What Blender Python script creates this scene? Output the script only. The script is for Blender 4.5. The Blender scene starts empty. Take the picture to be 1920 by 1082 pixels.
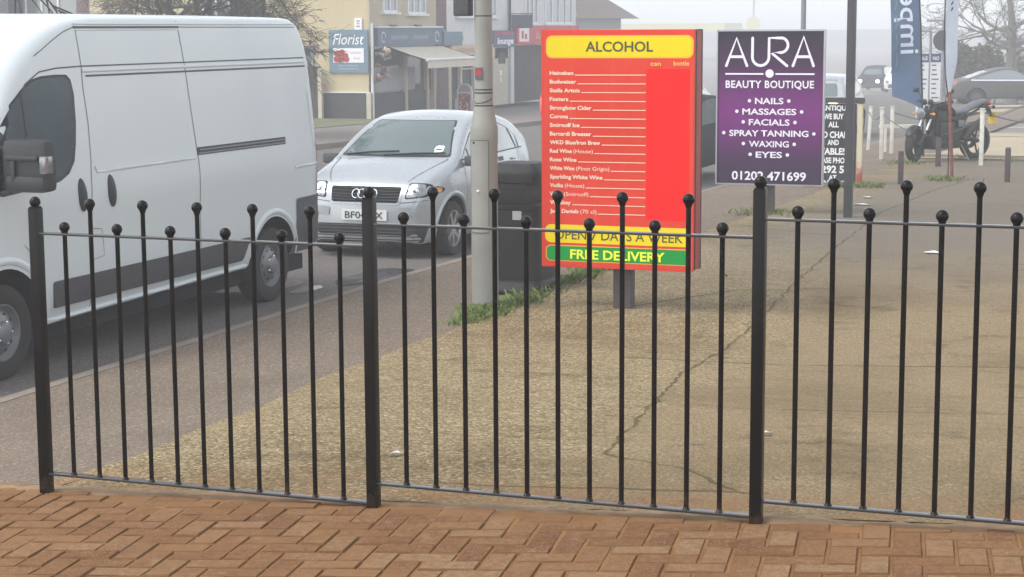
import bpy, bmesh, math, random
from mathutils import Vector as V, Matrix
from mathutils.bvhtree import BVHTree
from mathutils.geometry import delaunay_2d_cdt
S = bpy.context.scene
COL = S.collection
R = math.radians
rnd = random.Random(7)
# ------------------------------------------------------------ camera
F, YH, YAW, ROLL = 3450.0, 54.0, R(20.5), R(0.3)
P = math.atan((541 - YH) / F)
fw = V((-math.sin(YAW) * math.cos(P), math.cos(YAW) * math.cos(P), -math.sin(P)))
rt = V((math.cos(YAW), math.sin(YAW), 0)); up = rt.cross(fw)
r2 = rt * math.cos(ROLL) - up * math.sin(ROLL); u2 = up * math.cos(ROLL) + rt * math.sin(ROLL)
cd = bpy.data.cameras.new('camera'); cam = bpy.data.objects.new('camera', cd); COL.objects.link(cam)
m = Matrix.Identity(4)
for i in range(3):
    m[i][0], m[i][1], m[i][2] = r2[i], u2[i], -fw[i]
m.translation = V((0, 0, 1.5)); cam.matrix_world = m
cd.sensor_width = 36; cd.lens = 36 * F / 1920; cd.clip_start = .05; cd.clip_end = 3000
S.camera = cam
# ------------------------------------------------------------ sky, sun, exposure
SUN_EL, SUN_AZ = R(52), R(232)
w = bpy.data.worlds.new('World'); S.world = w; w.use_nodes = True
nt = w.node_tree; bg = nt.nodes['Background']
sky = nt.nodes.new('ShaderNodeTexSky'); sky.sky_type = 'NISHITA'; sky.sun_disc = False
sky.sun_elevation = SUN_EL; sky.sun_rotation = SUN_AZ
sky.air_density = 1.0; sky.dust_density = 1.0; sky.ozone_density = 1.0
hs = nt.nodes.new('ShaderNodeHueSaturation'); hs.inputs['Saturation'].default_value = .26
nt.links.new(sky.outputs[0], hs.inputs['Color']); nt.links.new(hs.outputs[0], bg.inputs[0])
bg.inputs[1].default_value = .15
ld = bpy.data.lights.new('sun', 'SUN'); ld.energy = 1.0; ld.angle = R(35); ld.color = (1, .98, .95)
sun = bpy.data.objects.new('sun', ld); COL.objects.link(sun)
sd = V((math.cos(SUN_EL) * math.sin(SUN_AZ), math.cos(SUN_EL) * math.cos(SUN_AZ), math.sin(SUN_EL)))
sun.rotation_euler = sd.to_track_quat('Z', 'Y').to_euler(); sun.location = (0, 0, 30)
vs = S.view_settings; vs.view_transform = 'Standard'; vs.look = 'None'; vs.exposure = 1.2; vs.gamma = 1
S.cycles.volume_bounces = 8; S.cycles.use_denoising = True; S.cycles.denoising_prefilter = 'ACCURATE'; S.cycles.use_adaptive_sampling = False
HAZE = 0.0037
# ------------------------------------------------------------ materials
def lin(r, g, b):
    f = lambda c: ((c / 255 + .055) / 1.055) ** 2.4 if c > 10 else c / 255 / 12.92
    return (f(r), f(g), f(b), 1)
def c4(c): return (c[0], c[1], c[2], 1)
class NT:
    def __init__(s, name):
        s.m = bpy.data.materials.new(name); s.m.use_nodes = True; s.t = s.m.node_tree
        s.b = s.t.nodes['Principled BSDF']; s.co = None
    def n(s, typ, **kw):
        o = s.t.nodes.new(typ)
        for k, v in kw.items(): setattr(o, k, v)
        return o
    def l(s, a, b): s.t.links.new(a, b)
    def obj(s):
        if not s.co: s.co = s.n('ShaderNodeTexCoord')
        return s.co.outputs['Object']
    def noise(s, scale, detail=3, rough=.6, vec=None, dim='3D'):
        o = s.n('ShaderNodeTexNoise'); o.inputs['Scale'].default_value = scale
        o.inputs['Detail'].default_value = detail; o.inputs['Roughness'].default_value = rough
        s.l(vec or s.obj(), o.inputs['Vector']); return o.outputs['Fac']
    def ramp(s, fac, stops):
        o = s.n('ShaderNodeValToRGB'); e = o.color_ramp.elements
        while len(e) < len(stops): e.new(.5)
        for q, (p, c) in zip(e, stops): q.position = p; q.color = c4(c) if not isinstance(c, (int, float)) else (c, c, c, 1)
        s.l(fac, o.inputs['Fac']); return o.outputs['Color']
    def mix(s, fac, a, b, mode='MIX'):
        o = s.n('ShaderNodeMix', data_type='RGBA', blend_type=mode)
        for i, v in ((0, fac), (6, a), (7, b)):
            if hasattr(v, 'links') or hasattr(v, 'is_linked'): s.l(v, o.inputs[i])
            elif i == 0: o.inputs[0].default_value = v
            else: o.inputs[i].default_value = c4(v)
        return o.outputs[2]
    def math(s, op, a, b=None, c=None, clamp=False):
        o = s.n('ShaderNodeMath', operation=op, use_clamp=clamp)
        for i, v in enumerate((a, b, c)):
            if v is None: continue
            if isinstance(v, (int, float)): o.inputs[i].default_value = v
            else: s.l(v, o.inputs[i])
        return o.outputs[0]
    def vm(s, op, a, b=None, out=0):
        o = s.n('ShaderNodeVectorMath', operation=op)
        for i, v in enumerate((a, b)):
            if v is None: continue
            if isinstance(v, (tuple, list)): o.inputs[i].default_value = v
            else: s.l(v, o.inputs[i])
        return o.outputs[out]
    def bump(s, h, strength=.3, dist=.01):
        o = s.n('ShaderNodeBump'); o.inputs['Strength'].default_value = strength; o.inputs['Distance'].default_value = dist
        s.l(h, o.inputs['Height']); s.l(o.outputs[0], s.b.inputs['Normal'])
    def base(s, c):
        if isinstance(c, (tuple, list)): s.b.inputs['Base Color'].default_value = c4(c)
        else: s.l(c, s.b.inputs['Base Color'])
    def set(s, **k):
        for a, v in k.items(): s.b.inputs[a.replace('_', ' ')].default_value = v
        return s
M = {}
def pbr(name, col, rough=.5, metal=0, var=.12, vs=4, bump=0, bs=60, coat=0, spec=.5):
    n = NT(name); n.set(Roughness=rough, Metallic=metal); n.b.inputs['Specular IOR Level'].default_value = spec
    n.b.inputs['Coat Weight'].default_value = coat; n.b.inputs['Coat Roughness'].default_value = .08
    if var:
        f = n.noise(vs, 4)
        n.base(n.ramp(f, [(.25, [c * (1 - var) for c in col[:3]]), (.75, [min(1, c * (1 + var)) for c in col[:3]])]))
        rr = n.math('MULTIPLY_ADD', n.noise(vs * 2.3, 3), .25, rough - .12, True); n.l(rr, n.b.inputs['Roughness'])
    else: n.base(col)
    if bump: n.bump(n.noise(bs, 3), bump, .01)
    M[name] = n.m; return n
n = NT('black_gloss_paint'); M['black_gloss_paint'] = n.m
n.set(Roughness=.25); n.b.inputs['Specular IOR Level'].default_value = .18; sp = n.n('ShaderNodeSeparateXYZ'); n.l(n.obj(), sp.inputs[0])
hz = n.math('SUBTRACT', sp.outputs[2], n.math('MULTIPLY', sp.outputs[0], .0485)); dm = n.math('ADD', n.math('MULTIPLY_ADD', hz, -7, .45), n.math('MULTIPLY_ADD', n.noise(22, 5, .7), 3, -1.5)); dm = n.math('MAXIMUM', n.math('MULTIPLY', dm, .7, None, True), n.math('MULTIPLY_ADD', n.noise(34, 5, .75), 7, -5.1, True))  # browner towards the foot: sandy dirt plus a painted brown reflection, and random specks
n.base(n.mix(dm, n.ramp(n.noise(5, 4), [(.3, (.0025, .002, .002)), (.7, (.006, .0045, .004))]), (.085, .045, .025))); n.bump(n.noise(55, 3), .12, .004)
pbr('rail_paint', (.022, .021, .021), .22, var=.2, vs=9, spec=.75)
pbr('white_paint_van', (.61, .655, .66), .35, var=.02, vs=.6, coat=.3)
pbr('silver_paint', (.40, .425, .44), .3, .35, var=.03, vs=2, coat=.7)
pbr('dark_car_paint', (.016, .017, .021), .6, var=.05, spec=.06)
pbr('grey_car_paint', (.085, .083, .08), .5, var=.05, coat=.05, spec=.25)
pbr('red_car_paint', (.5, .03, .03), .3, var=.05, coat=.6)
pbr('white_car_paint', (.8, .8, .8), .3, var=.02, coat=.5)
pbr('black_plastic', (.022, .023, .025), .55, var=.2, vs=12, bump=.05, bs=300)
pbr('grey_plastic', (.06, .06, .064), .6, var=.15, vs=8, bump=.05, bs=300)
pbr('seam', (.10, .105, .11), .8, var=0)
pbr('rubber', (.018, .018, .018), .8, var=.3, vs=20, bump=.2, bs=80)
pbr('steel_wheel', (.20, .205, .21), .45, .4, var=.1, vs=9)
pbr('alloy', (.55, .56, .58), .3, .8, var=.08)
pbr('chrome', (.8, .81, .82), .12, 1, var=0)
pbr('dark_void', (.008, .008, .008), .9, var=0)
pbr('plate_white', (.72, .72, .70), .4, var=.04)
pbr('plate_yellow', (.75, .5, .03), .4, var=.04)
pbr('ink', (.012, .012, .014), .5, var=0)
pbr('white_ink', (.82, .82, .83), .5, var=0)
pbr('lamp_red', (.5, .02, .02), .15, var=0)
pbr('lamp_clear', (.25, .26, .27), .1, .5, var=.5, vs=30)
pbr('lamp_amber', (.75, .28, .03), .2, var=0)
pbr('reflector', (.85, .87, .9), .08, 1, var=.0)
def glass(name, tint, rough=.03):
    n = pbr(name, tint, rough, 0, var=0, spec=.8); n.b.inputs['Coat Weight'].default_value = 1; n.b.inputs['Coat Roughness'].default_value = .02
glass('car_glass', (.03, .04, .042)); pbr('van_glass', (.008, .026, .036), .05, var=.6, vs=1.5, spec=.35); glass('shop_glass', (.05, .052, .055), .08); glass('house_glass', (.2, .22, .24), .1)  # van_glass: mottled tint paints reflections into the glass colour
pbr('dull_glass', (.10, .125, .12), .6, var=.2, spec=.1)
n = pbr('screen_glass', (.085, .12, .115), .04, 0, var=0); n.b.inputs['Coat Weight'].default_value = 1; n.b.inputs['Coat Roughness'].default_value = .02
pbr('column_grey', (.27, .265, .235), .6, var=.14, vs=3, bump=.12, bs=40)
pbr('band_black', (.02, .02, .02), .5, var=0)
pbr('bin_black', (.018, .016, .016), .55, spec=.25, var=.25, vs=7, bump=.15, bs=90)
pbr('sign_red_bright', (.80, .012, .010), .45, var=.04, vs=2, spec=.12)
n = NT('sign_red'); M['sign_red'] = n.m; mpn = n.n('ShaderNodeMapping'); mpn.inputs['Scale'].default_value = (9, 1, .7); n.l(n.obj(), mpn.inputs['Vector'])
st = n.noise(1.6, 6, .7, mpn.outputs[0]); bl = n.noise(1.1, 4)
c = n.ramp(bl, [(.3, (.60, .040, .020)), (.7, (.74, .062, .034))]); c = n.mix(n.math('MULTIPLY_ADD', st, 3, -1.65, True), c, (.62, .12, .075)); n.base(c); n.set(Roughness=.5); n.b.inputs['Specular IOR Level'].default_value = .14
pbr('sign_red_dark', (.30, .02, .016), .5, var=.1)
pbr('sign_yellow', (.78, .60, .008), .5, var=.05, spec=.12)
pbr('sign_yellow_line', (.85, .42, .03), .4, var=0)
pbr('sign_green', (.006, .28, .045), .5, var=.06, spec=.12)
pbr('text_olive', (.05, .06, .015), .5, var=0)
pbr('text_lime', (.80, .88, .02), .5, var=0)
pbr('text_cream', (.82, .68, .52), .5, var=0)
pbr('text_gold', (.80, .50, .08), .5, var=0)
pbr('text_lilac', (.84, .80, .88), .5, var=0)
pbr('post_brown', (.06, .045, .042), .7, var=.3, vs=9, bump=.2, bs=60)
pbr('alu_frame', (.45, .45, .47), .4, .6, var=.08)
pbr('board_black', (.022, .022, .024), .5, var=.25, vs=5)
pbr('pole_dark', (.045, .045, .05), .55, var=.25, vs=4)
pbr('pole_grey', (.22, .22, .23), .6, var=.1)
pbr('post_white', (.62, .60, .52), .65, var=.2, vs=7, bump=.2)
pbr('chain_grey', (.13, .13, .13), .5, .4, var=.2)
pbr('flag_blue', (.085, .135, .225), .75, var=.15, vs=3)
pbr('flag_white', (.66, .70, .80), .8, var=.06)
pbr('flag_ink', (.03, .06, .2), .7, var=0)
pbr('bike_black', (.016, .016, .017), .4, .2, var=.3, vs=14)
pbr('bike_engine', (.03, .029, .027), .5, .3, var=.4, vs=25)
pbr('bike_seat', (.12, .125, .14), .6, var=.2, vs=12)
pbr('orange_plastic', (.75, .14, .03), .4, var=0)
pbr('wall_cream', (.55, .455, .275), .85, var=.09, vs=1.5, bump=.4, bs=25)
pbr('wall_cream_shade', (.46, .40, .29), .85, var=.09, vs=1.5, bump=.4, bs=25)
pbr('wall_white', (.66, .66, .64), .8, var=.06, vs=1.5, bump=.2)
pbr('wall_grey', (.33, .33, .33), .8, var=.1, bump=.2)
pbr('plinth_dark', (.045, .042, .042), .7, var=.2)
pbr('brick_brown', (.15, .09, .085), .8, var=.25, vs=12, bump=.3)
pbr('roof_tile', (.12, .075, .06), .8, var=.25, vs=9, bump=.4, bs=20)
pbr('roof_slate', (.07, .072, .078), .7, var=.2, vs=9, bump=.3, bs=20)
pbr('cream_frame', (.52, .46, .34), .7, var=.1)
pbr('white_frame', (.74, .74, .74), .5, var=.04)
pbr('sign_blue_grey', (.14, .215, .27), .6, var=.08, vs=2)
pbr('sign_blue_grey_dark', (.105, .15, .20), .6, var=.08, vs=2)
pbr('sign_peach', (.62, .46, .32), .6, var=.06)
pbr('shop_red', (.55, .05, .07), .6, var=.12, vs=3)
pbr('sign_purple_grey', (.11, .10, .14), .6, var=.1)
pbr('sign_navy', (.07, .09, .17), .6, var=.1)
pbr('shop_interior', (.05, .047, .045), .8, var=.35, vs=1.6)
pbr('awning_cloth', (.66, .60, .48), .85, var=.08, vs=3)
pbr('photo_red', (.42, .04, .025), .5, var=.35, vs=14)
pbr('timber_brown', (.06, .045, .04), .8, var=.3, vs=5, bump=.2)
pbr('bark', (.07, .06, .05), .9, var=.35, vs=6, bump=.4, bs=30)
pbr('twig_pale', (.17, .155, .13), .9, var=.2)
pbr('bush_leaf', (.10, .085, .05), .85, var=.4, vs=1.2)
pbr('weed', (.135, .185, .045), .85, var=.5, vs=5)
pbr('moss', (.10, .12, .03), .95, var=.4, vs=12)
pbr('paper', (.78, .77, .74), .7, var=.1)
pbr('yellow_fascia', (.62, .54, .22), .5, var=.05)
pbr('flower_pink', (.42, .24, .22), .8, var=.5, vs=12)
pbr('flower_pale', (.75, .6, .5), .8, var=.2, vs=12)
pbr('rust_red', (.20, .06, .04), .75, var=.4, vs=14, bump=.2)
n = NT('lit_headlamp'); n.base((1, .95, .8)); n.b.inputs['Emission Color'].default_value = (1, .93, .75, 1); n.b.inputs['Emission Strength'].default_value = 14; M['lit_headlamp'] = n.m
# printed purple panel: a vertical colour blend that belongs to the artwork
n = NT('aura_print'); sp = n.n('ShaderNodeSeparateXYZ'); n.l(n.obj(), sp.inputs[0])
zz = n.math('MULTIPLY_ADD', sp.outputs[2], 1 / 1.88, .0, True)
n.base(n.ramp(zz, [(0, (.045, .028, .055)), (.16, (.062, .027, .072)), (.30, (.13, .026, .135)), (.47, (.185, .026, .18)), (.58, (.15, .028, .155)), (.78, (.062, .026, .066)), (1, (.028, .024, .038))])); n.set(Roughness=.5); n.b.inputs['Specular IOR Level'].default_value = .12; M['aura_print'] = n.m
# posts whose white paint gives way to rust near the foot
n = NT('post_rust_foot'); sp = n.n('ShaderNodeSeparateXYZ'); n.l(n.obj(), sp.inputs[0])
q = n.math('ADD', sp.outputs[2], n.math('MULTIPLY', n.noise(9, 4), .5))
n.base(n.ramp(q, [(.42, (.36, .07, .04)), (.62, (.60, .52, .36))])); n.set(Roughness=.7); M['post_rust_foot'] = n.m
# ---- ground materials
def crack_mask(n, segs, wid):
    co = n.obj(); nz = n.n('ShaderNodeTexNoise'); nz.inputs['Scale'].default_value = 4; nz.inputs['Detail'].default_value = 5
    n.l(co, nz.inputs['Vector'])
    off = n.vm('MULTIPLY', n.vm('SUBTRACT', nz.outputs['Color'], (.5, .5, .5)), (.11, .11, 0))
    p = n.vm('MULTIPLY', n.vm('ADD', co, off), (1, 1, 0)); cur = None
    for (ax, ay), (bx, by) in segs:
        ba = V((bx - ax, by - ay, 0)); L2 = ba.length_squared
        pa = n.vm('SUBTRACT', p, (ax, ay, 0))
        h = n.math('DIVIDE', n.vm('DOT_PRODUCT', pa, tuple(ba), 1), L2, None, True)
        sc = n.n('ShaderNodeVectorMath', operation='SCALE'); sc.inputs[0].default_value = ba; n.l(h, sc.inputs['Scale'])
        d = n.vm('LENGTH', n.vm('SUBTRACT', pa, sc.outputs[0]), None, 1)
        cur = d if cur is None else n.math('MINIMUM', cur, d)
    return cur
n = NT('aggregate_concrete')
co = n.obj(); sp = n.n('ShaderNodeSeparateXYZ'); n.l(co, sp.inputs[0])
def voro(n, scale, feat='F1', out='Color'):
    v = n.n('ShaderNodeTexVoronoi', feature=feat); v.inputs['Scale'].default_value = scale; n.l(n.obj(), v.inputs['Vector']); return v
v1 = voro(n, 68); v1b = n.n('ShaderNodeSeparateColor'); n.l(v1.outputs['Color'], v1b.inputs[0])
peb = n.ramp(v1b.outputs[0], [(0, (0.135, 0.103, 0.055)), (.3, (0.205, 0.158, 0.085)), (.62, (0.270, 0.205, 0.112)), (.86, (0.335, 0.257, 0.144)), (1, (0.475, 0.380, 0.236))])
v2 = voro(n, 130); v2b = n.n('ShaderNodeSeparateColor'); n.l(v2.outputs['Color'], v2b.inputs[0])
fine = n.ramp(v2b.outputs[0], [(0, (0.162, 0.120, 0.067)), (.5, (0.229, 0.169, 0.094)), (.92, (0.281, 0.209, 0.119)), (1, (0.400, 0.304, 0.182))])
# worn smoother slab to the right of the main crack
side = n.math('ADD', n.math('MULTIPLY_ADD', sp.outputs[1], .085, 1.75), sp.outputs[0])
side = n.math('ADD', side, n.math('MULTIPLY', n.math('SUBTRACT', n.noise(2.2, 5), .5), .9))
smask = n.math('MULTIPLY_ADD', side, 2.0, .5, True)
c = n.mix(n.math('MULTIPLY', smask, .75), peb, fine)
bl = n.noise(.55, 6, .65); c = n.mix(n.math('MULTIPLY_ADD', bl, 4.0, -1.8, True), c, n.mix(1, c, (.60, .57, .53), 'MULTIPLY')); c = n.mix(n.math('MULTIPLY_ADD', n.noise(1.1, 6, .7), 4, -2.1, True), c, n.mix(1, c, (1.18, 1.2, 1.2), 'MULTIPLY'))
bl2 = n.noise(2.3, 7, .72); c = n.mix(n.math('MULTIPLY_ADD', bl2, 6, -3.25, True), c, n.mix(1, c, (.54, .51, .48), 'MULTIPLY'))
c = n.mix(n.math('MULTIPLY_ADD', n.noise(9, 6, .75), 5, -2.9, True), c, n.mix(1, c, (.70, .68, .64), 'MULTIPLY'))
c = n.mix(n.math('MULTIPLY_ADD', n.noise(26, 4, .7), 5, -3.0, True), c, n.mix(1, c, (1.35, 1.36, 1.36), 'MULTIPLY'))
gy = n.math('MULTIPLY_ADD', sp.outputs[1], .2, -2.9, True)
gy = n.math('MULTIPLY', gy, n.math('MULTIPLY_ADD', sp.outputs[0], .8, 4.2, True))
c = n.mix(gy, c, n.mix(.75, c, (.150, .132, .112)))
ms = n.math('MULTIPLY_ADD', n.noise(1.5, 6, .7), 6, -3.7, True); c = n.mix(n.math('MULTIPLY', ms, .6), c, (.115, .12, .05))
segs = [((-2.26, 7.15), (-2.62, 9.2)), ((-2.62, 9.2), (-2.89, 10.69)), ((-2.89, 10.69), (-3.05, 13.07)), ((-3.05, 13.07), (-3.42, 18.4)), ((-3.42, 18.4), (-3.67, 22.8)), ((-3.67, 22.8), (-3.55, 27)), ((-3.55, 27), (-3.3, 29.5)),
        ((-3.43, 11.37), (-2.39, 11.42)), ((-2.39, 11.42), (-1, 12.03)), ((-1, 12.03), (2, 13.4)), ((-2.26, 7.15), (-1.85, 6.86)), ((-1.85, 6.86), (-1.48, 6.36)),
        ((-2.6, 6.33), (-1.4, 6.40)), ((-4.45, 13.4), (-3.6, 15.1)), ((-3.5, 24.65), (-1.0, 24.6)), ((-5.0, 20.6), (-3.75, 19.9)), ((-2.0, 17.6), (0.5, 18.4))]
d = crack_mask(n, segs, 0)
cw = n.math('MULTIPLY_ADD', n.noise(3.5, 4), .050, -.010)
cm = n.math('SUBTRACT', 1, n.math('DIVIDE', d, cw, None, True), None, True); cm = n.math('MULTIPLY', cm, 1.6, None, True)
cm2 = n.math('MULTIPLY', n.math('SUBTRACT', 1, n.math('DIVIDE', d, .09), None, True), n.math('MULTIPLY_ADD', n.noise(6, 4), 3, -1.4, True))
c = n.mix(n.math('MULTIPLY', cm2, .6), c, (.10, .105, .035)); c = n.mix(n.math('MULTIPLY', cm, .75), c, (.065, .055, .028))
# orange sand thrown over the edge by the new paving
sx = n.math('MULTIPLY_ADD', sp.outputs[1], -2.2, 14.45, True); sx = n.math('MULTIPLY', sx, n.math('MULTIPLY_ADD', n.noise(2.4, 4), 4, -1.55, True))
c = n.mix(n.math('MULTIPLY', sx, .8), c, (.26, .14, .06)); n.base(c); n.set(Roughness=.9)
segs2 = [((-3.45, 11.35), (-2.39, 11.42)), ((-2.39, 11.42), (-1, 12.0)), ((-1, 12.0), (2, 13.3)), ((-4.45, 13.4), (-3.6, 15.1)), ((-3.6, 15.1), (-2.9, 15.4)), ((-3.5, 24.65), (-1, 24.6)), ((-2.7, 6.33), (-1.45, 6.38)), ((-1.9, 9.0), (.6, 9.5)), ((-5, 20.6), (-3.75, 19.9))]
d2 = crack_mask(n, segs2, 0); cm3 = n.math('SUBTRACT', 1, n.math('DIVIDE', d2, n.math('MULTIPLY_ADD', n.noise(2.6, 3), .13, -.032), None, True), None, True)
c = n.mix(n.math('MULTIPLY', cm3, .75), c, (.075, .065, .035)); n.base(c)
hh = n.math('ADD', n.math('MULTIPLY', v1.outputs['Distance'], -1.2), n.math('MULTIPLY', cm, -1.5)); n.bump(hh, .55, .012); n.b.inputs['Specular IOR Level'].default_value = .12; M['aggregate_concrete'] = n.m
def asphalt(name, a, b, tint2, scale=150):
    n = NT(name); v = voro(n, scale); vb = n.n('ShaderNodeSeparateColor'); n.l(v.outputs['Color'], vb.inputs[0])
    c = n.ramp(vb.outputs[0], [(0, [x * .6 for x in a]), (.6, a), (.93, b), (1, [x * 2.0 for x in b])])
    c = n.mix(n.math('MULTIPLY_ADD', n.noise(.7, 6, .65), 3, -1.1, True), c, n.mix(1, c, tint2, 'MULTIPLY'))
    c = n.mix(n.math('MULTIPLY_ADD', n.noise(3.4, 6, .7), 5, -2.9, True), c, n.mix(1, c, (.78, .77, .76), 'MULTIPLY'))
    n.base(c); n.set(Roughness=.85); n.bump(v.outputs['Distance'], .4, .006); n.b.inputs['Specular IOR Level'].default_value = .12; M[name] = n.m; return n, c
asphalt('road_asphalt', (.15, .135, .12), (.205, .187, .168), (.82, .82, .83))
n, c = asphalt('pavement_asphalt', (.185, .145, .108), (.25, .20, .15), (.80, .79, .79), 110)
vv = voro(n, 2.6); sc_ = n.math('LESS_THAN', vv.outputs['Distance'], .06)
n.base(n.mix(n.math('MULTIPLY', sc_, .5), c, (.33, .27, .2)))
pbr('far_tarmac', (.17, .145, .125), .85, var=.12, vs=.5)
pbr('tan_verge', (.36, .29, .19), .9, var=.15, vs=.8)
pbr('kerb_stone', (.20, .165, .13), .85, var=.2, vs=3, bump=.2, bs=40)
pbr('line_paint', (.6, .58, .54), .7, var=.25, vs=3)
pbr('grass_far', (.12, .13, .06), .9, var=.3, vs=2)
pbr('sand', (.225, .115, .046), .95, var=.3, vs=5, bump=.3, bs=80, spec=.1)
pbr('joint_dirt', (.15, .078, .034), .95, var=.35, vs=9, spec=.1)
pbr('mortar', (.235, .155, .085), .95, var=.3, vs=5, bump=.8, bs=30)
n = NT('block_paver'); at = n.n('ShaderNodeAttribute', attribute_name='tone')
c = n.ramp(at.outputs['Fac'], [(0, (0.174, 0.083, 0.038)), (.4, (0.220, 0.113, 0.054)), (.75, (0.255, 0.144, 0.075)), (1, (0.285, 0.183, 0.104))])
c = n.mix(n.math('MULTIPLY_ADD', n.noise(38, 6, .75), 3.2, -1.1, True), n.mix(1, c, (0.509, 0.482, 0.404), 'MULTIPLY'), c)
c = n.mix(n.math('MULTIPLY', n.math('MULTIPLY_ADD', n.noise(11, 5, .7), 6, -3.5, True), .55), c, (0.339, 0.249, 0.147))
vp = voro(n, 90); c = n.mix(n.math('MULTIPLY', n.math('LESS_THAN', vp.outputs['Distance'], n.math('MULTIPLY', n.noise(9, 2), .42)), .5), c, (0.386, 0.294, 0.187))
vp = voro(n, 70); c = n.mix(n.math('MULTIPLY', n.math('LESS_THAN', vp.outputs['Distance'], n.math('MULTIPLY', n.noise(13, 2), .36)), .5), c, (0.101, 0.046, 0.021))
sp = n.n('ShaderNodeSeparateXYZ'); n.l(n.obj(), sp.inputs[0])
sn = n.math('ADD', n.math('MULTIPLY', n.noise(1.7, 6, .65), 5), n.math('MULTIPLY_ADD', sp.outputs[0], -.16, -2.35)); sn = n.math('ADD', sn, n.math('MULTIPLY_ADD', sp.outputs[1], 4.0, -23.0, True))
c = n.mix(n.math('MULTIPLY', n.math('MULTIPLY', sn, 1, None, True), .62), c, n.mix(n.noise(60, 4), (0.180, 0.087, 0.035), (0.261, 0.135, 0.060))); n.base(c); n.set(Roughness=.9); n.bump(n.noise(160, 4), .35, .004); n.b.inputs['Specular IOR Level'].default_value = .12; M['block_paver'] = n.m
n = NT('puddle_water'); n.base((.12, .12, .12)); n.set(Roughness=.06); M['puddle_water'] = n.m
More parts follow.
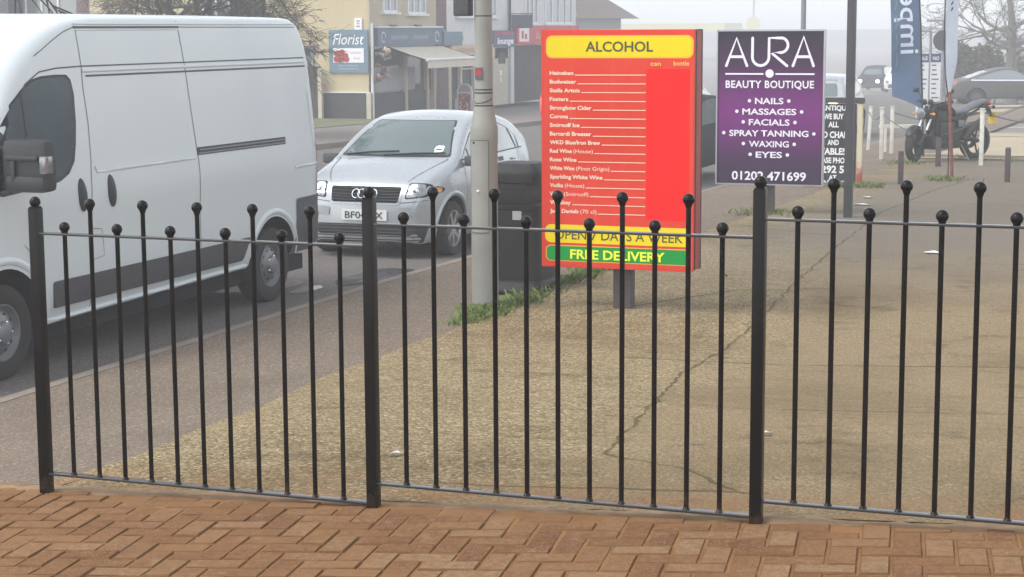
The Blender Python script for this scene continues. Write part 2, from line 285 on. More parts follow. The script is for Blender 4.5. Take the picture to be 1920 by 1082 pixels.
# ------------------------------------------------------------ mesh builder
class MB:
    def __init__(s): s.bm = bmesh.new(); s.mi = 0; s.mats = []
    def use(s, mat):
        if mat not in s.mats: s.mats.append(mat)
        s.mi = s.mats.index(mat); return s
    def face(s, vs):
        try:
            f = s.bm.faces.new(vs); f.material_index = s.mi; return f
        except ValueError: return None
    def poly(s, pts): return s.face([s.bm.verts.new(p) for p in pts])
    def box(s, c, d, rz=0, bev=0, rot=None):
        n0 = len(s.bm.faces)
        r = bmesh.ops.create_cube(s.bm, size=1)['verts']
        mt = Matrix.Translation(c) @ (rot or Matrix.Rotation(rz, 4, 'Z')) @ Matrix.Diagonal((d[0], d[1], d[2], 1))
        bmesh.ops.transform(s.bm, matrix=mt, verts=r)
        fs = {f for v in r for f in v.link_faces}
        for f in fs: f.material_index = s.mi
        if bev:
            es = {e for v in r for e in v.link_edges}
            q = bmesh.ops.bevel(s.bm, geom=list(es), offset=bev, segments=2, affect='EDGES', profile=.6)
            for f in q['faces']: f.material_index = s.mi
        return s
    def box2(s, a, b, bev=0): return s.box([(p + q) / 2 for p, q in zip(a, b)], [abs(q - p) for p, q in zip(a, b)], bev=bev)
    def ring(s, c, x, y, r, n): return [s.bm.verts.new(c + x * (r * math.cos(2 * math.pi * i / n)) + y * (r * math.sin(2 * math.pi * i / n))) for i in range(n)]
    def bridge(s, a, b):
        n = len(a)
        for i in range(n): s.face((a[i], a[(i + 1) % n], b[(i + 1) % n], b[i]))
    def tube(s, pts, r, n=8, caps=True):
        pts = [V(p) for p in pts]; rs = r if isinstance(r, (list, tuple)) else [r] * len(pts)
        t = (pts[1] - pts[0]).normalized(); x = t.orthogonal().normalized(); prev = None
        for i, p in enumerate(pts):
            if i: t2 = (pts[min(i + 1, len(pts) - 1)] - pts[i - 1]).normalized()
            else: t2 = t
            x = (x - t2 * x.dot(t2)).normalized(); y = t2.cross(x)
            rg = s.ring(p, x, y, rs[i], n)
            if prev: s.bridge(prev, rg)
            elif caps: s.face(rg[::-1])
            prev = rg
        if caps: s.face(prev)
        return s
    def cyl(s, a, b, r0, r1=None, n=12): return s.tube([a, b], [r0, r0 if r1 is None else r1], n)
    def sphere(s, c, r, n=12, sc=(1, 1, 1)):
        q = bmesh.ops.create_uvsphere(s.bm, u_segments=n, v_segments=max(6, n // 2 + 2), radius=1)['verts']
        bmesh.ops.transform(s.bm, matrix=Matrix.Translation(c) @ Matrix.Diagonal((r * sc[0], r * sc[1], r * sc[2], 1)), verts=q)
        for f in {f for v in q for f in v.link_faces}: f.material_index = s.mi
        return s
    def prism(s, out, a, b, ax='Y'):
        # outline of 2-D points pushed from a to b along an axis
        mk = {'Y': lambda p, d: (p[0], d, p[1]), 'X': lambda p, d: (d, p[0], p[1]), 'Z': lambda p, d: (p[0], p[1], d)}[ax]
        A = [s.bm.verts.new(mk(p, a)) for p in out]; B = [s.bm.verts.new(mk(p, b)) for p in out]
        s.face(A); s.face(B[::-1]); s.bridge(A[::-1], B[::-1]); return s
    def lathe(s, prof, c=(0, 0, 0), n=24, ax='Z'):
        c = V(c); X, Y, Z = {'Z': (V((1, 0, 0)), V((0, 1, 0)), V((0, 0, 1))), 'X': (V((0, 1, 0)), V((0, 0, 1)), V((1, 0, 0))), 'Y': (V((0, 0, 1)), V((1, 0, 0)), V((0, 1, 0)))}[ax]
        prev = None
        for r, z in prof:
            if r < 1e-5: rg = [s.bm.verts.new(c + Z * z)]
            else: rg = s.ring(c + Z * z, X, Y, r, n)
            if prev:
                if len(prev) == 1 and len(rg) > 1: [s.face((prev[0], rg[i], rg[(i + 1) % n])) for i in range(n)]
                elif len(rg) == 1 and len(prev) > 1: [s.face((prev[(i + 1) % n], prev[i], rg[0])) for i in range(n)]
                elif len(rg) > 1: s.bridge(prev, rg)
            prev = rg
        return s
    def grid(s, f, nu, nv):
        g = [[s.bm.verts.new(f(i / nu, j / nv)) for j in range(nv + 1)] for i in range(nu + 1)]
        for i in range(nu):
            for j in range(nv): s.face((g[i][j], g[i + 1][j], g[i + 1][j + 1], g[i][j + 1]))
        return s
    def stroke(s, pts, wd, y, mp=None):
        # flat painted stroke with round ends in the XZ plane
        mp = mp or (lambda a, b: (a, y, b)); pts = [V(p) for p in pts]; n = len(pts); L = []; Rr = []
        for i, p in enumerate(pts):
            t = (pts[min(i + 1, n - 1)] - pts[max(i - 1, 0)]).normalized(); q = V((-t.y, t.x)) * wd / 2
            L.append(p + q); Rr.append(p - q)
        def cap(p, d): 
            a0 = math.atan2(d.y, d.x); return [p + V((math.cos(a0 + k), math.sin(a0 + k))) * wd / 2 for k in (R(60), R(30), 0, R(-30), R(-60))]
        c1 = cap(pts[-1], pts[-1] - pts[-2]); c0 = cap(pts[0], pts[0] - pts[1])
        for i in range(n - 1): s.poly([mp(*v) for v in (L[i], Rr[i], Rr[i + 1], L[i + 1])])
        s.poly([mp(*v) for v in [L[-1]] + c1 + [Rr[-1]]]); s.poly([mp(*v) for v in [Rr[0]] + c0 + [L[0]]]); return s
    def text(s, body, cap, x, z, y=0, width=None, align='CENTER', bold=0, shear=0, mp=None, mirror=False, rot=0, space=1):
        cu = bpy.data.curves.new('t', 'FONT'); cu.body = body; cu.size = cap / .727; cu.align_x = 'LEFT'; cu.shear = shear; cu.space_character = space
        cu.offset = bold * cap; cu.resolution_u = 3; cu.fill_mode = 'FRONT'
        o = bpy.data.objects.new('t', cu); me = bpy.data.meshes.new_from_object(o)
        if not me.vertices: return s
        xs = [v.co.x for v in me.vertices]; x0, x1 = min(xs), max(xs); k = (width / (x1 - x0)) if width else 1
        W = (x1 - x0) * k; sh = {'CENTER': -W / 2, 'LEFT': 0, 'RIGHT': -W}[align]; ca, sa = math.cos(rot), math.sin(rot)
        for v in me.vertices:
            a = (v.co.x - x0) * k + sh; b = v.co.y
            if mirror: a = -a
            a, b = a * ca - b * sa + x, a * sa + b * ca + z
            v.co = mp(a, b) if mp else (a, y, b)
        n0 = len(s.bm.faces); s.bm.from_mesh(me); s.bm.faces.ensure_lookup_table()
        for f in s.bm.faces[n0:]: f.material_index = s.mi
        bpy.data.objects.remove(o); bpy.data.curves.remove(cu); bpy.data.meshes.remove(me); return s
    def build(s, name, mat=None, parent=None, smooth=None, loc=None, recalc=True):
        if recalc: bmesh.ops.recalc_face_normals(s.bm, faces=s.bm.faces)
        me = bpy.data.meshes.new(name); s.bm.to_mesh(me); s.bm.free()
        for k in (s.mats or [mat]): me.materials.append(M[k])
        if smooth: me.shade_smooth(); me.set_sharp_from_angle(angle=R(smooth))
        o = bpy.data.objects.new(name, me); COL.objects.link(o)
        if parent: o.parent = parent
        if loc: o.location = loc
        return o
def tag(o, label=None, cat=None, group=None, kind=None):
    for k, v in (('label', label), ('category', cat), ('group', group), ('kind', kind)):
        if v: o[k] = v
    return o
def thing(name, label, cat, loc=(0, 0, 0), rz=0, group=None, rx=0):
    o = bpy.data.objects.new(name, None); COL.objects.link(o); o.empty_display_size = .2
    o.location = loc; o.rotation_euler = (rx, 0, rz); return tag(o, label, cat, group)
def struct(o): o['kind'] = 'structure'; return o
def copy_tree(o, parent=None):
    c = o.copy(); COL.objects.link(c)
    if parent: c.parent = parent
    for ch in list(o.children): copy_tree(ch, c)
    return c
# ------------------------------------------------------------ the lie of the land (x across, y along the road)
def sm(t): t = min(1, max(0, t)); return t * t * (3 - 2 * t)
def fall(Y): Y = min(Y, 150); return .0125 * max(0, Y - 16) + .010 * max(0, Y - 75)
def road_z(X, Y): return -.98 - fall(Y)
def G(X, Y):
    if X < -7.3: return road_z(X, Y)
    N = -.144 + .0485 * (X + 1.342) if X > -4.2 else -.283 - .2 * (-4.2 - X)
    if X > 1.5: N = -.144 + .0485 * 2.842
    L = (-.7 - .088 * max(0, -5.15 - X)) - fall(Y)
    w = min(1, max(0, (Y - 6) / 6.5)); w = .6 * w + .4 * sm(w)
    return N * (1 - w) + L * w
def pave_z(X, Y): return -.144 + .0485 * (X + 1.342)
XB = [(5.5, -4.6), (6.0, -4.30), (6.7, -4.27), (8.23, -4.60), (10.4, -5.02), (12.8, -5.12), (16, -5.10), (20, -5.1), (24, -5.05), (40, -5.0), (200, -5)]
def xb(Y):
    for (a, p), (b, q) in zip(XB, XB[1:]):
        if Y <= b: return p + (q - p) * (Y - a) / (b - a)
    return -5
def frange(a, b, st):
    n = max(1, round((b - a) / st)); return [a + (b - a) * i / n for i in range(n + 1)]
def sheet(name, xf, ys, nx, zf, mat):
    b = MB(); g = []
    for Y in ys:
        x0, x1 = xf(Y); g.append([b.bm.verts.new((x0 + (x1 - x0) * i / nx, Y, zf(x0 + (x1 - x0) * i / nx, Y))) for i in range(nx + 1)])
    for i in range(len(ys) - 1):
        for j in range(nx): b.face((g[i][j], g[i][j + 1], g[i + 1][j + 1], g[i + 1][j]))
    o = b.build(name, mat, smooth=60); return struct(o)
YS = frange(5.98, 16, .25) + frange(16, 75, 2)[1:]
# base sheet far out to the fog
def base_z(X, Y):
    if Y < 6: return min(pave_z(X, Y), -.05) - .12 if X > -4.6 else G(X, 6) - .12
    return min(G(max(X, -7.25), Y), road_z(X, Y) if X < -7 else 9) - .06
b = MB(); xs = [-300, -120, -60, -40, -26, -19.2, -12, -7.4, -7.2, -6.2, -5.1, -4.2, -3, -1.3, 0, 1.5, 4, 10, 30, 80, 200]; ys = [-8, 0, 4, 5.9, 6, 6.5, 7, 8, 9, 10, 11, 12, 12.5, 13, 16, 24, 40, 75, 100, 120, 150, 200, 600]
g = [[b.bm.verts.new((x, y, base_z(x, y))) for y in ys] for x in xs]
for i in range(len(xs) - 1):
    for j in range(len(ys) - 1): b.face((g[i][j], g[i + 1][j], g[i + 1][j + 1], g[i][j + 1]))
struct(b.build('ground', 'far_tarmac'))
sheet('road', lambda Y: (-19.2, -7.3), frange(-4, 16, 4) + frange(16, 75, 59) [1:] + [100, 150, 300], 6, lambda X, Y: road_z(X, Y), 'road_asphalt')
sheet('pavement', lambda Y: (-7.2, xb(Y) + .12), YS[:-1], 10, lambda X, Y: G(max(X, -7.2), Y) - .004, 'pavement_asphalt')
sheet('forecourt', lambda Y: (xb(Y) + .02 * math.sin(Y * 3.1), 14), frange(5.98, 16, .25) + frange(16, 36, 2)[1:], 60, lambda X, Y: G(X, Y) + .004, 'aggregate_concrete')
b = MB()
for i in range(60):
    y0 = 5 + i * .915; y1 = y0 + .91
    zt = [(-.88 - fall(y)) if y > 6 else -.88 for y in (y0, y1)]
    A = [V((x, y, z)) for y, z in ((y0, zt[0]), (y1, zt[1])) for x in (-7.30, -7.2)]
    lo = [v - V((0, 0, .16)) for v in A]; vv = [b.bm.verts.new(v) for v in A + lo]
    for f in ((0, 1, 3, 2), (0, 2, 6, 4), (1, 5, 7, 3), (0, 4, 5, 1), (2, 3, 7, 6)): b.face([vv[k] for k in f])
struct(b.build('kerb', 'kerb_stone'))
sheet('far_pavement', lambda Y: (-40, -19.35), frange(10, 75, 5), 8, lambda X, Y: road_z(X, Y) + .11, 'far_tarmac')
b = MB()
b.prism([(-19.35, 10), (-19.2, 10), (-19.2, 16), (-19.2, 75), (-19.35, 75)], 0, 1, 'Z')
for v in b.bm.verts: v.co.z = road_z(0, v.co.y) + (.125 if v.co.z > .5 else -.03)
struct(b.build('far_kerb', 'kerb_stone'))
tag(sheet('grass_verge', lambda Y: (-30, -23.4), frange(38, 53.6, 2.6), 6, lambda X, Y: road_z(X, Y) + .125, 'grass_far'), kind='structure')
# side road that joins on the right
sheet('side_road', lambda Y: (-7.3, 60), frange(47, 58, 2), 6, lambda X, Y: G(max(-7.2, X), Y) + .012, 'road_asphalt')
sheet('side_pavement', lambda Y: (-5.6 + max(0, 37.5 - Y) * .3, 60), frange(36.2, 47, 2), 6, lambda X, Y: G(max(-7.2, X), Y) + .008, 'tan_verge')
sheet('side_verge', lambda Y: (-8.3, 60), frange(66, 75, 3), 6, lambda X, Y: G(max(-7.2, X), Y) + .03, 'tan_verge')
sheet('road_marking', lambda Y: (-6.2, 40), [51, 51.25], 6, lambda X, Y: G(X, Y) + .02, 'line_paint')
sheet('forecourt_edging', lambda Y: (-5.0, 14), [34.6, 34.85], 8, lambda X, Y: G(X, Y) + .03, 'tan_verge')
sheet('side_kerb', lambda Y: (-5.4, 40), [44.9, 45.1], 6, lambda X, Y: G(X, Y) + .05, 'kerb_stone')
b = MB()
for (x, y, rx, ry, sd_) in ((-8.6, 15.9, .35, .6, 1), (-8.0, 15.75, .1, .28, 2), (-7.8, 16.9, .28, .75, 3), (-9.4, 14.6, .5, .5, 4)):
    q = random.Random(sd_); ph = [q.uniform(0, 6) for _ in range(3)]
    b.poly([(x + rx * math.cos(a) * (1 + .12 * math.sin(3 * a + ph[0])), y + ry * math.sin(a) * (1 + .08 * math.sin(5 * a + ph[1])), road_z(x, y) + .005 if y < 16 else road_z(x, y + ry * math.sin(a)) + .006) for a in [k * math.pi / 16 for k in range(32)]])
struct(b.build('puddle', 'puddle_water'))
# block paving, herringbone, every block modelled
b = MB(); tone = []; U = .098; th = R(8.5); ca, sa = math.cos(th), math.sin(th); q = random.Random(3)
def blk(x0, y0, x1, y1):
    gp = .0032 + q.uniform(0, .002); bv = .0045; h = .0 + q.uniform(-.0025, .0025); tx, ty = q.uniform(-.012, .012), q.uniform(-.012, .012)
    cx, cy = (x0 + x1) / 2, (y0 + y1) / 2
    def pt(x, y, z):
        X = cx + (x - cx); Yy = cy + (y - cy); wx, wy = -2.0 + X * ca - Yy * sa, 5.4 + X * sa + Yy * ca
        return (wx, wy, pave_z(wx, wy) + z + h + (x - cx) * tx + (y - cy) * ty)
    c0 = pt(cx, cy, 0)
    if not (-5.6 < c0[0] < 1.2 and 4.3 < c0[1] < 5.93 + .035 * math.sin(c0[0] * 7)): return
    o = [pt(x, y, -.03) for x, y in ((x0 + gp, y0 + gp), (x1 - gp, y0 + gp), (x1 - gp, y1 - gp), (x0 + gp, y1 - gp))]
    m_ = [pt(x, y, -.006) for x, y in ((x0 + gp, y0 + gp), (x1 - gp, y0 + gp), (x1 - gp, y1 - gp), (x0 + gp, y1 - gp))]
    g2 = gp + bv; t = [pt(x, y, 0) for x, y in ((x0 + g2, y0 + g2), (x1 - g2, y0 + g2), (x1 - g2, y1 - g2), (x0 + g2, y1 - g2))]
    O, Mm, T = [[b.bm.verts.new(p) for p in l] for l in (o, m_, t)]
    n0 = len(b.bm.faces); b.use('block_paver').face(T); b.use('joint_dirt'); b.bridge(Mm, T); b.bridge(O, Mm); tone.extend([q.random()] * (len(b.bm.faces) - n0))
for i in range(-70, 71):
    for j in range(-40, 41):
        x, y = i + 2 * j, -(i - 2 * j)
        if abs(x) < 50 and abs(y) < 32:
            blk(x * U, (y - 1) * U, (x + 2) * U, y * U); blk(x * U, (y - 3) * U, (x + 1) * U, (y - 1) * U)
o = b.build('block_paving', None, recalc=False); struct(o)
a = o.data.attributes.new('tone', 'FLOAT', 'FACE'); a.data.foreach_set('value', tone)
from mathutils import noise as mno
def sandz(X, Y):
    z0 = (pave_z(X, Y) if X > -4.6 else pave_z(-4.6, Y) + (X + 4.6) * .2) - .0058
    if Y < 4.5: return z0
    k = mno.fractal(V((X * 1.3, Y * 1.6, 3.1)), 1.0, 2.0, 4) * .85 - .14 + max(0, (Y - 5.72)) * 2.0 - max(0, X + 3.0) * .05
    return z0 + .0056 * min(1, max(0, k * 1.5)) + .0012 * mno.noise(V((X * 23, Y * 23, 0)))
sheet('paving_sand', lambda Y: (-7.2, 2.5), [-2, 3, 4.4] + frange(4.5, 6.03, .022), 420, sandz, 'sand')
# rough mortar haunch along the foot of the railing
b = MB(); q = random.Random(5)
def mort(u, v):
    X = -4.45 + 6.5 * u; a = v * math.pi; rr = .5 + .5 * math.sin(X * 5.3) * math.sin(X * 1.9 + 1)
    return (X, 5.985 - math.cos(a) * (.05 + .02 * rr) + .008 * math.sin(X * 31), pave_z(X, 0) - .012 + math.sin(a) * (.012 + .010 * rr) + q.uniform(-.003, .003))
b.grid(mort, 160, 6); struct(b.build('mortar_edging', 'mortar', smooth=60))
# ------------------------------------------------------------ railing
FY = 5.92
rail = thing('metal_railing', 'black metal railing with ball topped bars standing along the edge of the block paving', 'railing', (-1.342, FY, pave_z(-1.342, 0)))
ox, oz = -1.342, pave_z(-1.342, 0)
PX = [(-4.155, .832, .02), (-2.7535, .905, -.01), (-1.342, .975, 0), (.09, 1.045, 0)]
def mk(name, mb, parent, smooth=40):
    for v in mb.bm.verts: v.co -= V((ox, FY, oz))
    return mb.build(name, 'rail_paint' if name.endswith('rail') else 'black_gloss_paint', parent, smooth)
for X, zt, dz in PX:
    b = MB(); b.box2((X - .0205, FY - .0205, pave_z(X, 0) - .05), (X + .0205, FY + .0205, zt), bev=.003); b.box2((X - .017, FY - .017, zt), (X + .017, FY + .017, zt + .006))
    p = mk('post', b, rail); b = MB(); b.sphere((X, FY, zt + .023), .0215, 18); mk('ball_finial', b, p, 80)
for (xa, xb_, zt, zb, x0, cnt) in ((-4.155, -2.7535, .7355, -.204, -4.027, 11), (-2.7535, -1.342, .8155, -.128, -2.622, 11), (-1.342, .09, .8775, -.072, -1.216, 11)):
    for z, nm in ((zt, 'top_rail'), (zb, 'bottom_rail')):
        b = MB(); b.box2((xa + .0208, FY - .0165, z - .0045), (xb_ - .0208, FY + .0165, z + .0045), bev=.0015); mk(nm, b, rail)
    for k in range(cnt):
        X = x0 + k * .1153; top = zt + (.014 if k % 2 == 0 else .106); b = MB()
        j = rnd.uniform(-.0015, .0015)
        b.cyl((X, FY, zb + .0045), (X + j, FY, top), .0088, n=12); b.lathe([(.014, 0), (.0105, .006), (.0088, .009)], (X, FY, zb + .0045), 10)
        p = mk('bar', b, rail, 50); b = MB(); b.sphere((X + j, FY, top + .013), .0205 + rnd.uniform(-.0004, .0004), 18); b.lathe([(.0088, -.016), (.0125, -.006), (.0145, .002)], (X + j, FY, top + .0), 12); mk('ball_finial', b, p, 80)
# ------------------------------------------------------------ red price sign
sg = thing('price_sign', 'big red board on a post with a yellow ALCOHOL panel and drinks list', 'sign', (-4.235, 13.71, G(-4.235, 13.8)))
def loc_(p): return (p[0] + 4.235, 0, p[1] - G(-4.235, 13.8))
zg = G(-4.235, 13.8); X_ = lambda x: x + 4.235; Z_ = lambda z: z - zg
x0, x1, z0, z1 = X_(-4.872), X_(-3.632), Z_(-.375), Z_(1.49)
b = MB(); b.box2((x0, 0, z0), (x1, .035, z1), bev=.006); bd = b.build('front_board', 'sign_red', sg)
b = MB(); b.box2((x0 + .012, .035, z0 + .008), (x1 - .006, .235, z1 - .012)); b.build('side_casing', 'sign_red_dark', sg)
b = MB(); b.box2((x1 - .012, .06, z0 + .01), (x1 - .002, .085, z1 - .014)); b.box2((x0 + .01, .235, z0), (x1 - .003, .262, z1), bev=.004); b.build('back_board', 'black_plastic', sg)
def rrect(xa, xb_, za, zb, r, corners=(1, 1, 1, 1), n=6):
    pts = []
    for cx, cz, a0, on in ((xb_ - r, zb - r, 0, corners[0]), (xa + r, zb - r, 90, corners[1]), (xa + r, za + r, 180, corners[2]), (xb_ - r, za + r, 270, corners[3])):
        if on: pts += [(cx + r * math.cos(R(a0 + k * 90 / n)), cz + r * math.sin(R(a0 + k * 90 / n))) for k in range(n + 1)]
        else: pts.append({0: (xb_, zb), 90: (xa, zb), 180: (xa, za), 270: (xb_, za)}[a0])
    return pts
b = MB(); b.use('sign_yellow_line').poly([(x, -.0015, z) for x, z in rrect(X_(-4.832), X_(-3.640), Z_(1.270), Z_(1.446), .05)])
b.use('sign_yellow').poly([(x, -.003, z) for x, z in rrect(X_(-4.820), X_(-3.652), Z_(1.281), Z_(1.436), .043)])
pn = b.build('header_panel', None, sg, recalc=False)
b = MB(); b.use('text_olive').text('ALCOHOL', .079, X_(-4.232), Z_(1.322), -.0045, width=.545, bold=.028); b.build('lettering', None, pn, recalc=False)
b = MB(); b.use('sign_red_bright').poly([(x, -.0015, z) for x, z in rrect(X_(-4.012), X_(-3.668), Z_(.02), Z_(1.19), .004)]); b.build('price_column', None, sg, recalc=False)
b = MB(); b.use('text_gold').text('can', .034, X_(-3.938), Z_(1.214), -.003, width=.082, bold=.02); b.text('bottle', .034, X_(-3.735), Z_(1.216), -.003, width=.125, bold=.02)
items = ['Heineken', 'Budweiser', 'Stella Artois', 'Fosters', 'Strongbow Cider', 'Corona', 'Smirnoff Ice', 'Barcardi Breezer', 'WKD Blue/Iron Brew', 'Red Wine (House)', 'Rose Wine', 'White Wine (Pinot Grigio)', 'Sparkling White Wine', 'Vodka (House)', 'Vodka (Smirnoff)', 'Whiskey', 'Jack Daniels (70 cl)']
wid = [216, 228, 244, 195, 293, 194, 243, 293, 331, 300, 230, 370, 341, 263, 281, 205, 315]; b.use('text_cream')
for k, (t, e) in enumerate(zip(items, wid)):
    z = Z_(1.141 - k * .0677); xe = X_(-4.80 + (e - 115) * .001927)
    if '(' in t:
        a, c = t.split(' ('); wa = .60 if 'Pinot' in t else .48 if 'cl' in t else .44; W = xe - X_(-4.80)
        wa = W * (len(a) / (len(t) + .8)) * 1.07
        b.text(a, .031, X_(-4.80), z, -.003, width=wa, align='LEFT', bold=.035); b.text('(' + c, .031, xe, z, -.003, width=W - wa - .014, align='RIGHT', bold=.0)
    else: b.text(t, .031, X_(-4.80), z, -.003, width=xe - X_(-4.80), align='LEFT', bold=.035)
    b.poly([(x, -.003, zz) for x, zz in ((xe + .012, z - .004), (X_(-4.017), z - .002), (X_(-4.017), z + .0035), (xe + .012, z + .0015))])
b.build('drink_list', None, sg, recalc=False)
b = MB(); b.use('sign_yellow').poly([(x, -.0015, z) for x, z in rrect(X_(-4.842), X_(-3.668), Z_(-.180), Z_(-.035), .05, (0, 1, 1, 0))]); pn = b.build('opening_panel', None, sg, recalc=False)
b = MB(); b.use('text_olive').text('OPEN 7 DAYS A WEEK', .077, X_(-4.236), Z_(-.150), -.003, width=1.05, bold=.012); b.build('lettering', None, pn, recalc=False)
b = MB(); b.use('sign_yellow_line').poly([(x, -.0012, z) for x, z in rrect(X_(-4.836), X_(-3.668), Z_(-.327), Z_(-.199), .04, (0, 1, 1, 0))]); b.use('sign_green').poly([(x, -.0022, z) for x, z in rrect(X_(-4.829), X_(-3.668), Z_(-.321), Z_(-.206), .035, (0, 1, 1, 0))]); pn = b.build('delivery_panel', None, sg, recalc=False)
b = MB(); b.use('text_lime').text('FREE DELIVERY', .074, X_(-4.244), Z_(-.302), -.004, width=.775, bold=.035); b.build('lettering', None, pn, recalc=False)
b = MB(); b.box2((-.065, .075, -.1), (.08, .195, Z_(1.3)), bev=.004); b.build('post', 'post_brown', sg)
# ------------------------------------------------------------ purple sign
zg = G(-4.97, 22.4); sg = thing('beauty_sign', 'purple board on a post reading AURA beauty boutique with a telephone number', 'sign', (-4.97, 22.37, zg))
X_ = lambda x: x + 4.97; Z_ = lambda z: z - zg
b = MB(); b.box2((X_(-5.625), .002, 0), (X_(-4.315), .03, 1.87), bev=.002); o = b.build('board', 'aura_print', sg, loc=(0, 0, Z_(-.415)))
b = MB()
for q in ((-5.645, -5.628, -.43, 1.475), (-4.316, -4.296, -.43, 1.475)): b.box2((X_(q[0]), -.012, Z_(q[2])), (X_(q[1]), .045, Z_(q[3])))
b.box2((X_(-5.627), -.012, Z_(1.457)), (X_(-4.317), .045, Z_(1.475))); b.box2((X_(-5.627), -.012, Z_(-.43)), (X_(-4.317), .045, Z_(-.416))); b.build('frame', 'alu_frame', sg)
b = MB(); b.use('text_lilac'); y = -.002; W = .034; A = lambda *p: [(X_(x), Z_(z)) for x, z in p]
def arc(cx, cz, r, a0, a1, n=10, k=1): return [(cx + r * math.cos(R(a0 + (a1 - a0) * i / n)), cz + k * r * math.sin(R(a0 + (a1 - a0) * i / n))) for i in range(n + 1)]
for s in (A((-5.522, 1.035), (-5.395, 1.372), (-5.262, 1.035)), A((-5.478, 1.145), (-5.312, 1.145)), A((-5.195, 1.372), (-5.195, 1.145), *arc(-5.092, 1.14, .103, 180, 360, 12, 1.0), (-4.989, 1.372), (-4.86, 1.372), *arc(-4.845, 1.285, .09, 75, -90, 10), (-4.955, 1.19), (-4.765, 1.035)),
          A((-4.69, 1.035), (-4.562, 1.385), (-4.438, 1.035)), A((-4.645, 1.145), (-4.48, 1.145))): y -= .0004; b.stroke(s, W, y)
b.build('brand_lettering', None, sg, recalc=False)
b = MB(); b.use('text_lilac')
for xa, xb_ in ((-5.533, -5.055), (-4.905, -4.424)): b.poly([(X_(x), y, Z_(z)) for x, z in ((xa, .925), (xb_, .925), (xb_, .945), (xa, .945))])
b.poly([(X_(-4.978) + .052 * math.cos(k * .3142), y, Z_(.94) + .052 * math.sin(k * .3142)) for k in range(20)])
b.use('sign_purple_grey'); b.stroke([(X_(-5.0), Z_(.925)), (X_(-4.985), Z_(.955)), (X_(-4.96), Z_(.93))], .008, -.0035); b.build('divider', None, sg, recalc=False)
b = MB(); b.use('text_lilac').text('BEAUTY BOUTIQUE', .092, X_(-4.977), Z_(.765), y, width=1.10, bold=.03, space=1.08)
for t, z, wa, wb in (('NAILS', .569, -5.155, -4.80), ('MASSAGES', .438, -5.312, -4.64), ('FACIALS', .308, -5.23, -4.72), ('SPRAY TANNING', .172, -5.475, -4.485), ('WAXING', .041, -5.225, -4.725), ('EYES', -.091, -5.138, -4.808)):
    b.text(t, .076, X_((wa + wb) / 2), Z_(z), y, width=wb - wa, bold=.03)
    for xx in (wa - .07, wb + .066): b.poly([(X_(xx) + .022 * math.cos(k * .524), y, Z_(z) + .038 + .022 * math.sin(k * .524)) for k in range(12)])
b.text('01202 471699', .108, X_(-4.972), Z_(-.368), y, width=.93, bold=.03); b.build('lettering', None, sg, recalc=False)
b = MB(); b.box2((-.06, .047, -.1), (.05, .15, 1.2), bev=.004); b.build('post', 'post_brown', sg)
# ------------------------------------------------------------ black antiques board
zg = G(-5.135, 27.5); sg = thing('antiques_board', 'narrow black board with white capitals reading we buy all, standing behind the purple sign', 'sign', (-5.135, 27.5, zg))
X_ = lambda x: x + 5.135; Z_ = lambda z: z - zg
b = MB(); b.box2((X_(-5.47), 0, Z_(-.86)), (X_(-4.80), .03, Z_(.37)), bev=.003); b.build('board', 'board_black', sg)
b = MB(); b.box2((X_(-5.58), -.03, Z_(.375)), (X_(-4.69), .08, Z_(.46)), bev=.006); b.build('top_cap', 'post_brown', sg)
b = MB(); b.use('white_ink')
for t, z, W_, cp in (('S. ANTIQUES', .270, .56, .075), ('WE BUY', .140, .30, .082), ('ALL', .020, .155, .082), ('OLD CHAIRS', -.138, .58, .095), ('AND', -.245, .17, .078), ('TABLES', -.388, .40, .098), ('PLEASE PHONE', -.515, .58, .082), ('292 5', -.662, .34, .108), ('AT', -.768, .12, .072), ('ANYTIME', -.850, .40, .075)):
    b.text(t, cp, X_(-5.140), Z_(z), -.002, width=W_, bold=.05)
b.build('lettering', None, sg, recalc=False)
for xx in (-5.53, -4.745):
    b = MB(); b.box2((X_(xx) - .038, -.02, -.1), (X_(xx) + .038, .056, Z_(.372)), bev=.006); b.build('post', 'post_rust_foot', sg, loc=(0, 0, 0))
# ------------------------------------------------------------ lamp column
zg = G(-5.275, 13.5); lc = thing('lamp_column', 'tall grey street lamp column with a wide base and an access door beside the litter bin', 'lamp post', (-5.275, 13.5, zg))
hh = lambda z: z - zg
b = MB(); b.lathe([(.0, -.1), (.106, -.1), (.106, hh(.60)), (.109, hh(.61)), (.109, hh(.735)), (.101, hh(.76)), (.074, hh(.90)), (.070, hh(.93)), (.0695, hh(1.6)), (.062, 4.5), (.05, 6.0), (0, 6.0)], (0, 0, 0), 32); b.build('column', 'column_grey', lc, 35)
b = MB()  # access door, a raised curved plate
def door(u, v): a = R(-142 + 92 * u); z = .62 + v * (hh(.64) - .62); return (.1105 * math.cos(a), .1105 * math.sin(a), z)
b.grid(door, 10, 1); o = b.build('door', 'column_grey', lc, 40)
b = MB(); mp = lambda u, z: (.1118 * math.cos(R(-142 + 92 * u)), .1118 * math.sin(R(-142 + 92 * u)), z)
for u0, u1, za, zb in ((.97, 1, .62, hh(.64)), (0, .03, .62, hh(.64))): b.poly([mp(u0, za), mp(u1, za), mp(u1, zb), mp(u0, zb)])
for za in (.62, hh(.64) - .006): b.grid(lambda u, v: mp(u, za + .006 * v), 8, 1)
b.build('door_gap', 'seam', o)
b = MB(); b.sphere(mp(.5, .95), .012, 8); b.build('lock', 'white_frame', o); b = MB(); b.sphere(mp(.28, 1.33), .009, 8); b.build('screw', 'ink', o)
b = MB()
